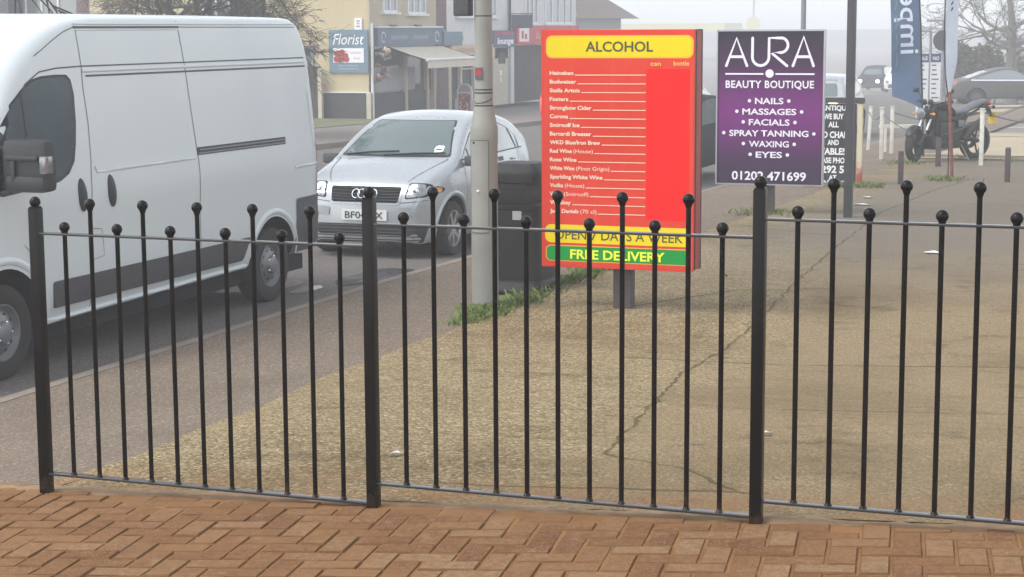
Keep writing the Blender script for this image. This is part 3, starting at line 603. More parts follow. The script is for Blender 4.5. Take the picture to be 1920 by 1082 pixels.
for z, r in ((.905, .0755), (1.005, .0722), (1.03, .0715), (1.60, .0705)): b.lathe([(r - .004, hh(z) - .006), (r, hh(z) - .004), (r, hh(z) + .004), (r - .004, hh(z) + .006)], (0, 0, 0), 24)
b.tube([(.073 * math.cos(R(k)), .073 * math.sin(R(k)), hh(.955) + .03 * math.sin(R(k + 20))) for k in range(-170, 10, 15)], .003, 5); b.build('band', 'band_black', lc, 40)
b = MB(); b.use('sign_purple_grey').box((-.012, -.0705, hh(1.16)), (.066, .006, .085)); b.use('photo_red').box((-.014, -.0742, hh(1.165)), (.045, .002, .05)); b.use('seam').box((-.012, -.0742, hh(1.112)), (.066, .003, .008)); b.build('sticker', None, lc)
b = MB(); b.box((-.155, -.03, hh(1.78)), (.13, .11, .36), bev=.012); b.build('control_box', 'pole_dark', lc)
b = MB(); b.tube([(0, 0, 5.9), (-.2, 0, 6.15), (-.9, 0, 6.25)], .03, 8); b.build('arm', 'column_grey', lc, 40); b = MB(); b.box((-1.15, 0, 6.24), (.55, .2, .1), bev=.03); b.build('lantern', 'pole_grey', lc)
# ------------------------------------------------------------ litter bin
zg = G(-5.3, 14.65); lb = thing('litter_bin', 'black square litter bin with an open hood and a flared base beside the lamp column', 'litter bin', (-5.42, 14.72, zg)); lb.scale = (.94, .94, 1)
def sq(b, h, prof):
    prev = None
    for hw, z in prof:
        pts = []
        for cx, cy, a0 in ((1, 1, 0), (-1, 1, 90), (-1, -1, 180), (1, -1, 270)):
            rr = hw * .28; pts += [(cx * (hw - rr) + rr * math.cos(R(a0 + k * 30)), cy * (hw - rr) + rr * math.sin(R(a0 + k * 30)), z) for k in range(4)]
        vs_ = [b.bm.verts.new(p) for p in pts]
        if prev: b.bridge(prev, vs_)
        else: b.face(vs_[::-1])
        prev = vs_
    b.face(prev)
b = MB(); sq(b, 0, [(.325, .0), (.335, .012), (.325, .04), (.285, .075), (.278, .10)]); b.build('base', 'bin_black', lb, 35)
b = MB(); sq(b, 0, [(.272, .10), (.258, .70), (.268, .705), (.27, .74), (.255, .745)]); bo = b.build('body', 'bin_black', lb, 35)
b = MB(); b.box((.06, -.262, .655), (.085, .004, .075)); b.build('label_plate', 'alu_frame', bo)
b = MB(); b.box2((-.255, -.255, .745), (.14, .255, .925), bev=.012); b.box2((.225, .2, .745), (.25, .25, .925)); b.build('hood', 'bin_black', lb, 35)
b = MB(); sq(b, 0, [(.252, .925), (.268, .93), (.268, 1.0), (.262, 1.02), (.20, 1.085), (.15, 1.09)]); b.build('lid', 'bin_black', lb, 35)
# ------------------------------------------------------------ plain posts
def square_post(name, label, cat, x, y, h, w_, mat, group=None, tilt=0):
    b = MB(); b.box2((-w_ / 2, -w_ / 2, -.15), (w_ / 2, w_ / 2, h), bev=.006); b.prism([(-w_ / 2 + .01, -w_ / 2 + .01), (w_ / 2 - .01, -w_ / 2 + .01), (w_ / 2 - .01, w_ / 2 - .01), (-w_ / 2 + .01, w_ / 2 - .01)], h - .003, h + .012, 'Z')
    o = b.build(name, mat, smooth=30, loc=(x, y, G(x, y))); o.rotation_euler = (0, tilt, 0); return tag(o, label, cat, group)
square_post('dark_pole', 'tall square dark grey pole rising out of frame in front of the antiques board', 'pole', -3.94, 22.12, 4.2, .098, 'pole_dark')
b = MB(); b.cyl((0, 0, -.1), (0, 0, 7), .055, .04, 14); tag(b.build('grey_pole', 'pole_grey', smooth=40, loc=(-7.05, 34.5, -1.15)), 'slim grey pole rising into the fog above the purple sign', 'pole')
square_post('bollard', 'brown bollard standing just in front of the motorcycle front wheel', 'bollard', -4.19, 27.91, .49, .075, 'post_brown', 'brown bollards on the forecourt')
square_post('bollard', 'brown bollard right of the motorcycle, standing alone on the forecourt', 'bollard', -2.73, 28.92, .52, .08, 'post_brown', 'brown bollards on the forecourt')
square_post('bollard', 'grey brown bollard directly in front of the motorcycle engine', 'bollard', -4.23, 32.4, .50, .085, 'post_brown', 'brown bollards on the forecourt')
b = MB(); b.tube([(.045, 0, -.1), (.03, 0, .2), (.0, 0, .75), (-.03, 0, 1.36)], .027, 10); tag(b.build('rusty_post', 'rust_red', smooth=40, loc=(-3.62, 29.1, G(-3.62, 29.1))), 'thin leaning rust red post in front of the motorcycle', 'post')
wp = [(-5.66, 35.21, .96, 'white chain post with a rusty foot, right of the antiques board and nearest the road'), (-5.84, 37.6, .93, 'white chain post standing beside a low white cross rail, left of the blue flag'), (-3.57, 33.0, .98, 'white chain post standing in front of the motorcycle rear wheel'), (-6.75, 40.2, .92, 'leaning white chain post farthest back, close to the antiques board')]
for i, (x, y, h, lb_) in enumerate(wp):
    b = MB(); b.box2((-.036, -.036, -.15), (.036, .036, h), bev=.01); b.box2((-.045, -.045, h), (.045, .045, h + .02), bev=.008)
    o = b.build('chain_post', 'post_white', smooth=30, loc=(x, y, G(max(x, -7.2), y))); o.rotation_euler = (0, (0, 0, 0, .05)[i], 0); tag(o, lb_, 'post', 'white chain posts')
def chain(a, c, sag, label):
    pts = []
    for k in range(25):
        t = k / 24; p = V(a).lerp(V(c), t); p.z -= sag * 4 * t * (1 - t); pts.append(p)
    b = MB(); o0 = V(a)
    for k in range(24):
        p, q = pts[k], pts[k + 1]; nl = max(2, int((q - p).length / .045))
        b.tube([p - o0, q - o0], .011, 6)
    tag(b.build('chain', 'chain_grey', smooth=50, loc=a), label, 'chain', 'chains between the white posts')
z_ = lambda i: G(max(wp[i][0], -7.2), wp[i][1]) + wp[i][2] - .1
chain((wp[0][0], wp[0][1], z_(0)), (wp[2][0], wp[2][1], z_(2) - .02), .38, 'sagging chain crossing in front of the motorcycle to the white post at its rear wheel')
chain((wp[3][0], wp[3][1], z_(3)), (wp[0][0], wp[0][1], z_(0)), .14, 'short chain between the leaning white post and the nearest roadside white post')
chain((wp[2][0], wp[2][1], z_(2) + .05), (-.9, 36.2, -.15), .24, 'chain running right from the white post behind the motorcycle out of the frame')
chain((wp[1][0], wp[1][1], z_(1)), (-3.6, 41.5, -.2), .3, 'chain running from the post with the cross rail away behind the motorcycle')
b = MB(); b.box((0, 0, 0), (.9, .06, .07), rz=.3, bev=.01); b.box((-.3, -.1, -.27), (.05, .05, .5)); b.box((.3, .1, -.27), (.05, .05, .5)); tag(b.build('low_rail', 'post_white', loc=(-5.75, 38.2, -.52)), 'low white cross rail on two short legs beside a white chain post', 'rail')
# ------------------------------------------------------------ vehicles (local: x across, y from nose to tail, z up)
def ip(tab, x):
    if x <= tab[0][0]: return tab[0][1]
    for (a, p), (c, q) in zip(tab, tab[1:]):
        if x <= c: return p + (q - p) * (x - a) / (c - a)
    return tab[-1][1]
def smooth_tab(tab, n=2):
    for _ in range(n):
        o = [tab[0]]
        for (a, p), (c, q) in zip(tab, tab[1:]): o += [(a * .75 + c * .25, p * .75 + q * .25), (a * .25 + c * .75, p * .25 + q * .75)]
        tab = o + [tab[-1]]
    return tab
class Body:
    def __init__(s, L, W, prof, bot, side, rad, nose, tail, crown, sm_=2, NS=None):
        s.L, s.W = L, W; s.prof = smooth_tab(prof, sm_); s.side, s.rad = side, rad
        us = sorted(set([round(L * i / 60, 4) for i in range(61)] + [round(p[0], 4) for p in s.prof] + [L * k for k in (.004, .01, .02, .035)] + [L - L * k for k in (.004, .01, .02, .035)]))
        us = [u for i, u in enumerate(us) if i == 0 or u - us[i - 1] > .004]
        b = MB(); prev = None
        for u in us:
            T, bt, r = ip(s.prof, u), ip(bot, u), ip(rad, u); r = min(r, (T - bt) * .45)
            pl = ip(nose, u) * ip(tail, L - u); h = [bt + (T - r - bt) * k / 14 for k in range(15)]
            half = [(W / 2 * ip(side, z) * pl, z) for z in h]; wt = half[-1][0]
            half[0] = (half[0][0] - .03, bt)
            half += [(wt - r + r * math.cos(R(a)), T - r + r * math.sin(R(a))) for a in (18, 36, 54, 72, 90)]
            cr = ip(crown, u); x0 = wt - r
            half += [(x0 * k, T + cr * (1 - k * k)) for k in (.75, .5, .25, 0)]
            ring = [(-x, u, z) for x, z in half[::1]] + [(x, u, z) for x, z in half[-2::-1]]
            vs_ = [b.bm.verts.new(p) for p in ring]
            if prev: b.bridge(prev, vs_)
            else: b.face(vs_)
            prev = vs_
        b.face(prev[::-1]); bmesh.ops.recalc_face_normals(b.bm, faces=b.bm.faces)
        s.mb = b; s.bvh = BVHTree.FromBMesh(b.bm)
    def hit(s, o, d):
        l, nrm, _, _ = s.bvh.ray_cast(V(o), V(d), 6)
        if l is None: l, nrm, _, _ = s.bvh.find_nearest(V(o) + V(d) * 3)
        if nrm.dot(V(d)) > 0: nrm = -nrm
        return l, nrm
    def on(s, view, a, c, off):
        o, d = {'R': ((4, a, c), (-1, 0, 0)), 'L': ((-4, a, c), (1, 0, 0)), 'F': ((a, -3, c), (0, 1, 0)), 'B': ((a, s.L + 3, c), (0, -1, 0)), 'T': ((a, c, 5), (0, 0, -1))}[view]
        l, nn = s.hit(o, d); return l + nn * off
    def cut(s, name, mat, parent, cuts, smooth=38):
        o = s.mb.build(name, mat, parent, recalc=False); tmp = []
        for (u, z, r) in cuts:
            for sg_ in (-1, 1):
                c = MB(); c.cyl((sg_ * (s.W / 2 - .34), u, z), (sg_ * (s.W / 2 + .2), u, z), r, n=40); q = c.build('well', 'dark_void', parent); q.display_type = 'WIRE'
                md = o.modifiers.new('well', 'BOOLEAN'); md.object = q; md.operation = 'DIFFERENCE'; md.solver = 'EXACT'; md.material_mode = 'TRANSFER'; tmp.append(q)
        bpy.context.view_layer.update(); dg = bpy.context.evaluated_depsgraph_get()
        me = bpy.data.meshes.new_from_object(o.evaluated_get(dg)); o.modifiers.clear(); old = o.data; o.data = me; bpy.data.meshes.remove(old)
        for q in tmp: d = q.data; bpy.data.objects.remove(q); bpy.data.meshes.remove(d)
        me.shade_smooth(); me.set_sharp_from_angle(angle=R(smooth)); return o
    def patch(s, b, view, pts, off, step=.08):
        pts = [V(p) for p in pts]; n = len(pts); dense = []
        for i in range(n):
            p, q = pts[i], pts[(i + 1) % n]; k = max(1, int((q - p).length / step)); dense += [p.lerp(q, j / k) for j in range(k)]
        n = len(dense); xs = [p.x for p in dense]; ys = [p.y for p in dense]; ins = []
        def inside(x, y):
            c = False
            for i in range(n):
                a, e = dense[i], dense[i - 1]
                if (a.y > y) != (e.y > y) and x < (e.x - a.x) * (y - a.y) / (e.y - a.y) + a.x: c = not c
            return c
        for x in frange(min(xs), max(xs), step)[1:-1]:
            for y in frange(min(ys), max(ys), step)[1:-1]:
                if inside(x, y) and min((V((x, y)) - p).length for p in dense) > step * .4: ins.append(V((x, y)))
        vc, _, fc, *_ = delaunay_2d_cdt(dense + ins, [(i, (i + 1) % n) for i in range(n)], [], 1, 1e-5)
        vs_ = [b.bm.verts.new(s.on(view, v.x, v.y, off)) for v in vc]
        for f in fc: b.face([vs_[i] for i in f])
        return b
    def rib(s, b, view, pts, wd, off=.003, step=.08):
        P_ = []; pts = [V(p) for p in pts]
        for p, q in zip(pts, pts[1:]): k = max(1, int((q - p).length / step)); P_ += [p.lerp(q, j / k) for j in range(k)]
        P_.append(pts[-1]); prev = None
        for i, p in enumerate(P_):
            t = (P_[min(i + 1, len(P_) - 1)] - P_[max(0, i - 1)]).normalized(); q = V((-t.y, t.x)) * wd / 2
            e = [b.bm.verts.new(s.on(view, v.x, v.y, off)) for v in (p + q, p - q)]
            if prev: b.face((prev[0], prev[1], e[1], e[0]))
            prev = e
        return b
    def bead(s, b, view, pts, r, sink=.4, step=.08, n=6):
        P_ = []; pts = [V(p) for p in pts]
        for p, q in zip(pts, pts[1:]): k = max(1, int((q - p).length / step)); P_ += [p.lerp(q, j / k) for j in range(k)]
        P_.append(pts[-1]); b.tube([s.on(view, p.x, p.y, -r * sink) for p in P_], r, n); return b
def rnd_poly(pts, r, n=4):
    out = []; pts = [V(p) for p in pts]; m_ = len(pts)
    for i, p in enumerate(pts):
        a, c = pts[i - 1], pts[(i + 1) % m_]; d = min(r, (a - p).length * .45, (c - p).length * .45)
        A_, C_ = p + (a - p).normalized() * d, p + (c - p).normalized() * d
        out += [(A_ * (1 - t) ** 2 + p * 2 * t * (1 - t) + C_ * t * t) for t in [k / n for k in range(n + 1)]]
    return out
def wheel(parent, x, u, r, wd, style, side=1, sub=True, name='wheel'):
    # x is the outer face
    e = bpy.data.objects.new(name, None); COL.objects.link(e); e.parent = parent; e.location = (x, u, r); e.empty_display_size = .2
    if side < 0: e.rotation_euler = (0, 0, math.pi)
    b = MB(); ri = r * (.66 if style != 'steel' else .60)
    b.lathe([(ri, -wd), (r * .93, -wd), (r, -wd + .03), (r, -.03), (r * .965, -.008), (r * .88, 0), (ri + .02, -.004), (ri, -.02), (ri, -wd)], (0, 0, 0), 40, 'X'); b.build('tyre', 'rubber', e, 40)
    if not sub:
        b = MB(); b.lathe([(ri, -.02), (ri * .8, -.015), (ri * .25, -.012), (0, -.008)], (0, 0, 0), 20, 'X'); b.build('rim', 'alloy' if style == 'alloy' else style, e, 40); return e
    b = MB()
    if style == 'steel':
        b.use('steel_wheel').lathe([(ri, -.012), (ri * .96, -.012), (ri * .9, -.045), (ri * .82, -.06), (ri * .72, -.035), (ri * .5, -.02), (ri * .42, -.012), (ri * .36, .012), (ri * .28, .02), (0, .02)], (0, 0, 0), 40, 'X')
        b.use('dark_void')
        for k in range(10):
            a = k * math.pi / 5; b.lathe([(0, -.0285), (ri * .085, -.0285)], (0, ri * .62 * math.cos(a), ri * .62 * math.sin(a)), 10, 'X')
        b.use('chrome')
        for k in range(5): a = k * 2 * math.pi / 5; b.sphere((.0, ri * .385 * math.cos(a), ri * .385 * math.sin(a)), .014, 8)
    else:
        b.use('dark_void').lathe([(ri * .96, -.09), (0, -.09)], (0, 0, 0), 24, 'X')
        b.use('alloy').lathe([(ri, -.02), (ri * 1.02, -.006), (ri * .96, -.006), (ri * .93, -.03), (ri * .93, -.09)], (0, 0, 0), 40, 'X')
        b.lathe([(ri * .24, -.06), (ri * .24, -.022), (ri * .2, -.012), (0, -.012)], (0, 0, 0), 24, 'X')
        for k in range(7):
            a = 2 * math.pi * k / 7 + .2; ca, sa = math.cos(a), math.sin(a); pr = []
            for d, hw, xo in ((ri * .18, .026, -.016), (ri * .95, .017, -.012)): pr.append((d, hw, xo))
            T_ = [b.bm.verts.new((xo, d * ca - hw * q * sa, d * sa + hw * q * ca)) for (d, hw, xo) in pr for q in (-1, 1)]
            B_ = [b.bm.verts.new((xo - .04, d * ca - hw * q * sa, d * sa + hw * q * ca)) for (d, hw, xo) in pr for q in (-1, 1)]
            for f in ((T_[0], T_[1], T_[3], T_[2]), (T_[0], T_[2], B_[2], B_[0]), (T_[1], B_[1], B_[3], T_[3])): b.face(f)
    b.build('rim', None, e, 35); return e
# ---- the white panel van
van = thing('panel_van', 'white high roof panel van parked at the kerb behind the left part of the railing', 'van', (-8.93, 9.93, -.98))
vb = Body(5.99, 2.05, [(0, .72), (.03, .92), (.12, 1.06), (.5, 1.2), (.62, 1.28), (1.1, 2.12), (1.25, 2.27), (1.45, 2.40), (1.7, 2.505), (2.0, 2.57), (2.4, 2.595), (5.45, 2.595), (5.70, 2.575), (5.80, 2.46), (5.88, 2.2), (5.94, 1.8), (5.97, 1.0), (5.99, .6)],
          [(0, .3), (.3, .22), (.6, .3), (1.4, .33), (5.4, .40), (5.99, .42)],
          [(.3, .965), (.5, .985), (.7, .996), (1.07, .990), (1.12, 1.0), (1.3, 1.0), (1.42, .985), (1.5, .982), (2.1, .945), (2.35, .925), (2.6, .90)],
          [(0, .1), (.6, .2), (1.0, .26), (1.5, .18), (2.0, .075), (5.6, .075), (5.99, .1)],
          [(0, .72), (.05, .80), (.2, .9), (.5, .97), (1.0, .995), (1.3, 1)], [(0, .955), (.03, .975), (.15, 1)], [(0, .02), (.6, .05), (1.2, .06), (2, .03), (5.9, .02)], 1)
vbo = vb.cut('body', 'white_paint_van', van, [(.96, .36, .445), (5.03, .36, .43)])
win = [(.93, 1.66), (1.01, 1.794), (1.064, 1.859), (1.169, 1.96), (1.299, 2.05), (1.413, 2.112), (1.542, 2.135), (1.711, 2.142), (1.855, 2.138), (1.905, 2.10), (1.928, 1.997), (1.922, 1.798), (1.895, 1.639), (1.861, 1.522), (1.783, 1.439), (1.664, 1.393), (1.54, 1.375), (1.0, 1.34), (.86, 1.36), (.86, 1.5)]
cx, cz = 1.45, 1.75; grow = [(cx + (u - cx) * 1.05, cz + (h - cz) * 1.05) for u, h in win]
b = MB(); vb.patch(b, 'R', grow, .002); w_ = b.build('window_seal', 'black_plastic', vbo, 60)
b = MB(); vb.patch(b, 'R', win, .0045); b.build('side_window', 'van_glass', van, 60)
b = MB(); vb.rib(b, 'R', [(1.28, 2.03), (1.33, 1.4)], .022, .006); b.build('window_divider', 'black_plastic', vbo)
b = MB(); vb.patch(b, 'L', win, .0045); b.build('side_window', 'van_glass', van, 60)
b = MB(); vb.patch(b, 'F', rnd_poly([(-.78, 1.34), (.78, 1.34), (.70, 2.14), (-.70, 2.14)], .1), .004, .12); b.build('windscreen', 'van_glass', van, 60)
b = MB()
for pts, wd in (([(2.02, 2.56), (2.06, 2.50), (2.085, 2.21), (2.079, 2.052), (2.106, 1.789), (2.101, 1.505), (2.062, 1.182), (2.05, .70)], .009), ([(3.55, 2.56), (3.6, 2.203), (3.651, 1.758), (3.70, 1.397), (3.69, .809), (3.69, .66)], .010),
                ([(1.12, 1.72), (1.2, 1.93), (1.345, 2.10), (1.534, 2.185), (1.75, 2.208), (2.08, 2.216), (3.6, 2.217), (5.79, 2.221)], .014), ([(2.13, 2.142), (3.63, 2.142), (5.80, 2.142)], .020), ([(2.03, 2.508), (3.57, 2.508)], .022), ([(3.57, 2.508), (5.68, 2.505)], .008), ([(1.50, 2.30), (1.74, 2.41), (1.90, 2.475), (2.03, 2.508)], .009),
                ([(5.80, 1.9), (5.88, 1.2), (5.9, .93)], .006), ([(1.05, 1.75), (.9, 1.5), (.85, 1.3)], .008), ([(1.2, .95), (1.3, .85)], .008), ([(2.03, .99), (2.2, .97), (2.22, .76), (2.07, .745)], .006), ([(1.45, .36), (2.05, .372), (2.05, .7)], .008)):
    vb.rib(b, 'R', pts, wd * .75)
for pts in ([(2.3, 1.395), (3.66, 1.41)], [(3.74, 1.42), (5.3, 1.425)], [(5.34, 1.23), (5.93, 1.24)]): pass
b.build('panel_gaps', 'seam', vbo)
b = MB()
for pts, r in (([(2.15, 1.455), (2.17, 1.412), (2.3, 1.408), (3.66, 1.416)], .013), ([(2.09, 2.18), (5.79, 2.183)], .016), ([(5.45, 1.21), (5.93, 1.22)], .014), ([(2.03, 2.535), (5.69, 2.535)], .012), ([(2.05, 2.49), (3.57, 2.49)], .008)): vb.bead(b, 'R', pts, r, .3)
for cu, r in ((.96, .50), (5.03, .475)): b.tube([vb.on('R', cu + r * math.cos(R(a)),   .36 + r * math.sin(R(a)), -.024) for a in range(-2, 185, 8) if abs(cu + r * math.cos(R(a)) - 3) < 2.93], .040, 10)
vb.bead(b, 'R', [(1.48, .345), (2.0, .355), (4.55, .392)], .025, .2); b.build('raised_trim', 'white_paint_van', vbo, 60)
b = MB(); vb.rib(b, 'R', [(3.69, 1.470), (5.29, 1.470)], .066, .004); b.build('door_track', 'black_plastic', van)
b = MB(); vb.rib(b, 'R', [(3.72, 1.481), (5.27, 1.481)], .014, .009); vb.rib(b, 'R', [(3.70, 1.452), (5.29, 1.452)], .012, .009); b.build('track_channel', 'steel_wheel', van.children[-1])
for u0, z0 in ((1.945, 1.252), (2.345, 1.252)):
    b = MB(); b.sphere((0, 0, 0), 1, 16, (.030, .056, .128)); o = b.build('door_handle', 'black_plastic', van, 60, loc=vb.on('R', u0, z0, -.004))
    o.rotation_euler = (R(4), R(-4), 0)
b = MB(); pts = rnd_poly([(1.54, .445), (1.53, .64), (4.55, .652), (4.44, .455)], .03); vb.patch(b, 'R', pts, .016, .1)
es = [e for e in b.bm.edges if e.is_boundary]; ex = bmesh.ops.extrude_edge_only(b.bm, edges=es)
for v in ex['geom']:
    if isinstance(v, bmesh.types.BMVert): v.co.x -= .02
b.build('side_moulding', 'grey_plastic', van, 30)
b = MB(); vb.patch(b, 'R', rnd_poly([(5.47, .915), (5.985, .925), (5.99, .40), (5.36, .40), (5.45, .55), (5.465, .75)], .02), .012, .06); vb.patch(b, 'B', rnd_poly([(-.95, .92), (.95, .92), (.95, .42), (-.95, .42)], .03), .012, .15); b.build('rear_bumper', 'grey_plastic', van, 40)
b = MB(); vb.rib(b, 'R', [(5.965, .95), (5.965, 1.42)], .05, .006, .05); vb.rib(b, 'B', [(.93, .95), (.93, 1.42)], .1, .006); b.build('tail_light', 'lamp_red', van)
b = MB(); vb.patch(b, 'F', rnd_poly([(-.80, .66), (.80, .66), (.82, .32), (-.82, .32)], .04), .014, .15); b.build('front_bumper', 'grey_plastic', van, 40)
for sg_ in (-1, 1):
    b = MB(); vb.patch(b, 'F', rnd_poly([(sg_ * .5, .74), (sg_ * .74, .74), (sg_ * .8, 1.0), (sg_ * .66, 1.02)], .05), .008, .08); b.build('headlight', 'lamp_clear', van, 40)
b = MB(); b.box((1.23, 1.0, 1.545), (.36, .15, .37), bev=.045); b.box((1.24, .985, 1.42), (.33, .17, .12), bev=.04); b.box((1.22, .915, 1.60), (.27, .03, .035), bev=.012); b.box((1.15, .915, 1.50), (.035, .03, .17), bev=.012); b.box((1.02, 1.01, 1.40), (.22, .08, .07), bev=.02); b.box((1.02, 1.01, 1.66), (.2, .07, .05), bev=.02)
mo = b.build('wing_mirror', 'black_plastic', van, 50); b = MB(); b.box((1.395, .955, 1.555), (.05, .10, .125), bev=.014); b.build('indicator_lens', 'lamp_clear', mo, 40)
b = MB(); b.box2((-.85, .6, .2), (.85, 5.9, .345)); b.box2((-.5, 4.3, .16), (.6, 5.4, .3)); b.build('underbody', 'dark_void', van)
for sd_ in (1, -1):
    for u in (.96, 5.03): wheel(van, sd_ * .985, u, .345, .215, 'steel', sd_)
# ---- the silver hatchback
car = thing('silver_hatchback', 'silver compact hatchback with four ring badge parked nose on behind the white van', 'car', (-8.62, 18.4, -1.012), rx=-.0125)
ab = Body(3.83, 1.673, [(0, .58), (.02, .66), (.05, .74), (.12, .83), (.3, .92), (.6, 1.0), (.88, 1.06), (1.2, 1.27), (1.5, 1.42), (1.75, 1.505), (2.15, 1.553), (2.6, 1.535), (3.1, 1.44), (3.45, 1.28), (3.65, 1.1), (3.74, .92), (3.8, .7), (3.83, .5)],
          [(0, .2), (.1, .17), (.5, .18), (3.3, .2), (3.83, .3)], [(.18, .93), (.3, .97), (.45, .99), (.62, 1), (.8, .99), (.95, .96), (1.05, .925), (1.3, .82), (1.45, .745), (1.56, .68)],
          [(0, .06), (.1, .09), (.6, .13), (.9, .10), (1.4, .09), (3.4, .1), (3.83, .08)], [(0, .70), (.02, .755), (.06, .81), (.14, .87), (.3, .935), (.55, .98), (.8, 1)], [(0, .70), (.03, .76), (.12, .84), (.35, .925), (.8, .975), (1.3, 1)], [(0, .0), (.5, .045), (.9, .05), (1.6, .05), (2.2, .035), (3.83, .0)], 1)
abo = ab.cut('body', 'silver_paint', car, [(.66, .305, .37), (3.06, .305, .37)])
b = MB(); ab.patch(b, 'F', rnd_poly([(-.68, 1.085), (.68, 1.085), (.58, 1.30), (.495, 1.476), (-.495, 1.476), (-.58, 1.30)], .03), .003, .07); o = b.build('windscreen_seal', 'black_plastic', abo, 60)
b = MB(); ab.patch(b, 'F', rnd_poly([(-.655, 1.105), (.655, 1.105), (.562, 1.30), (.478, 1.468), (-.478, 1.468), (-.562, 1.30)], .03), .006, .07); ws = b.build('windscreen', 'screen_glass', car, 60)
b = MB(); b.use('white_ink'); ab.patch(b, 'F', rnd_poly([(.45, 1.125), (.56, 1.125), (.555, 1.20), (.45, 1.20)], .03), .010, .04); b.use('sign_green'); ab.patch(b, 'F', rnd_poly([(.47, 1.15), (.54, 1.15), (.535, 1.165), (.47, 1.165)], .005), .013, .04); b.build('tax_disc', None, ws)
for pts in ([(-.1, 1.09), (.25, 1.112), (.60, 1.118)], [(-.6, 1.09), (-.3, 1.12), (.05, 1.135)]): b = MB(); ab.bead(b, 'F', pts, .010, -1.6); b.build('wiper', 'black_plastic', car)
sw = [(1.02, 1.06), (1.28, 1.205), (1.5, 1.315), (1.78, 1.405), (2.1, 1.44), (2.5, 1.425), (2.85, 1.345), (3.1, 1.22), (3.22, 1.11), (2.6, 1.10), (1.8, 1.075)]
for vw in 'RL':
    b = MB(); ab.patch(b, vw, [(2.05 + (u - 2.05) * 1.02, 1.25 + (h - 1.25) * 1.09) for u, h in sw], .002); b.build('window_trim', 'black_plastic', abo, 60)
    b = MB(); ab.patch(b, vw, sw, .005); wi = b.build('side_window', 'car_glass', car, 60)
    b = MB(); ab.rib(b, vw, [(2.08, 1.435), (2.1, 1.08)], .06, .008); ab.rib(b, vw, [(2.84, 1.34), (2.96, 1.11)], .035, .008); ab.rib(b, vw, [(1.24, 1.17), (1.26, 1.07)], .025, .008); b.build('pillar', 'black_plastic', wi)
b = MB()
for pts in ([(1.02, 1.05), (1.05, .75), (1.0, .35)], [(2.1, 1.08), (2.12, .6), (2.1, .33)], [(2.98, 1.08), (2.9, .75), (2.72, .5)], [(1.0, .34), (2.65, .34)]): ab.rib(b, 'R', pts, .008)
for pts in ([(.67, 1.07), (.60, .98), (.52, .90), (.47, .845)], [(-.67, 1.07), (-.60, .98), (-.52, .90), (-.47, .845)], [(-.72, .655), (-.42, .622), (0, .615), (.42, .622), (.72, .655)]): ab.rib(b, 'F', pts, .008, .003, .05)
for pts in ([(2.2, 1.0), (2.38, 1.005)],): ab.rib(b, 'R', pts, .05, .004)
b.build('panel_gaps', 'seam', abo)
b = MB(); b.sphere((0, 0, 0), 1, 12, (.014, .09, .016)); b.build('door_handle', 'silver_paint', car, 60, loc=ab.on('R', 2.72, .985, .012))
b = MB(); ab.patch(b, 'F', rnd_poly([(-.455, .805), (.455, .805), (.42, .60), (-.42, .60)], .04), .006, .05); gr = b.build('grille_surround', 'silver_paint', car, 50)
b = MB(); ab.patch(b, 'F', rnd_poly([(-.425, .790), (.425, .790), (.395, .622), (-.395, .622)], .025), .011, .05); g_ = b.build('grille', 'dark_void', gr)
b = MB()
for k in range(5): ab.bead(b, 'F', [(-.405, .645 + k * .031), (.405, .645 + k * .031)], .006, -2.2)
b.build('grille_bars', 'black_plastic', gr)
b = MB()
for k in range(4):
    c0 = -.105 + k * .07; pts = []
    for a in range(0, 361, 20):
        q = ab.on('F', c0 + .045 * math.cos(R(a)), .708 + .045 * math.sin(R(a)), .026); pts.append(q)
    b.tube(pts, .0065, 6, False)
b.build('ring_badge', 'chrome', gr)
b = MB(); ab.patch(b, 'F', rnd_poly([(-.275, .545), (.275, .545), (.275, .425), (-.275, .425)], .012), .014, .08); pl = b.build('number_plate', 'plate_white', car, 40)
b = MB(); q0 = ab.on('F', 0, .48, .0185); b.text('BF04 VX', .079, 0, .445, q0.y, width=.46, bold=.01); b.build('plate_lettering', 'ink', pl, recalc=False)
for sg_ in (1, -1):
    hl = rnd_poly([(sg_ * .475, .665), (sg_ * .70, .69), (sg_ * .795, .73), (sg_ * .795, .785), (sg_ * .70, .835), (sg_ * .50, .84)], .03)
    b = MB(); ab.patch(b, 'F', hl, .004, .05); ho = b.build('headlight', 'dark_void', car, 40)
    b = MB(); b.use('lamp_clear'); ab.patch(b, 'F', rnd_poly([(sg_ * .49, .675), (sg_ * .70, .705), (sg_ * .69, .825), (sg_ * .51, .83)], .03), .007, .05); b.use('lamp_amber'); ab.patch(b, 'F', rnd_poly([(sg_ * .745, .725), (sg_ * .785, .74), (sg_ * .785, .78), (sg_ * .745, .80)], .02), .007, .04); b.build('lens', None, ho, 40)
    b = MB(); b.sphere(ab.on('F', sg_ * .58, .755, -.01), .052, 14, (1, .5, 1)); b.build('reflector', 'reflector', ho, 80)
    b = MB(); ab.patch(b, 'F', rnd_poly([(sg_ * .42, .565), (sg_ * .70, .59), (sg_ * .70, .50), (sg_ * .43, .475)], .015), .010, .05); b.build('fog_light_cover', 'silver_paint', car, 30)
    b = MB(); b.box((sg_ * .89, 1.06, 1.04), (.19, .09, .12), bev=.03); b.build('wing_mirror', 'grey_plastic', car, 50)
b = MB(); ab.patch(b, 'F', rnd_poly([(-.72, .385), (.72, .385), (.66, .19), (-.66, .19)], .03), .008, .08); lo = b.build('lower_intake', 'black_plastic', car, 40)
b = MB()
for k in range(5): ab.bead(b, 'F', [(-.66, .22 + k * .036), (.66, .22 + k * .036)], .007, -1)
b.build('intake_slats', 'black_plastic', lo)
b = MB()
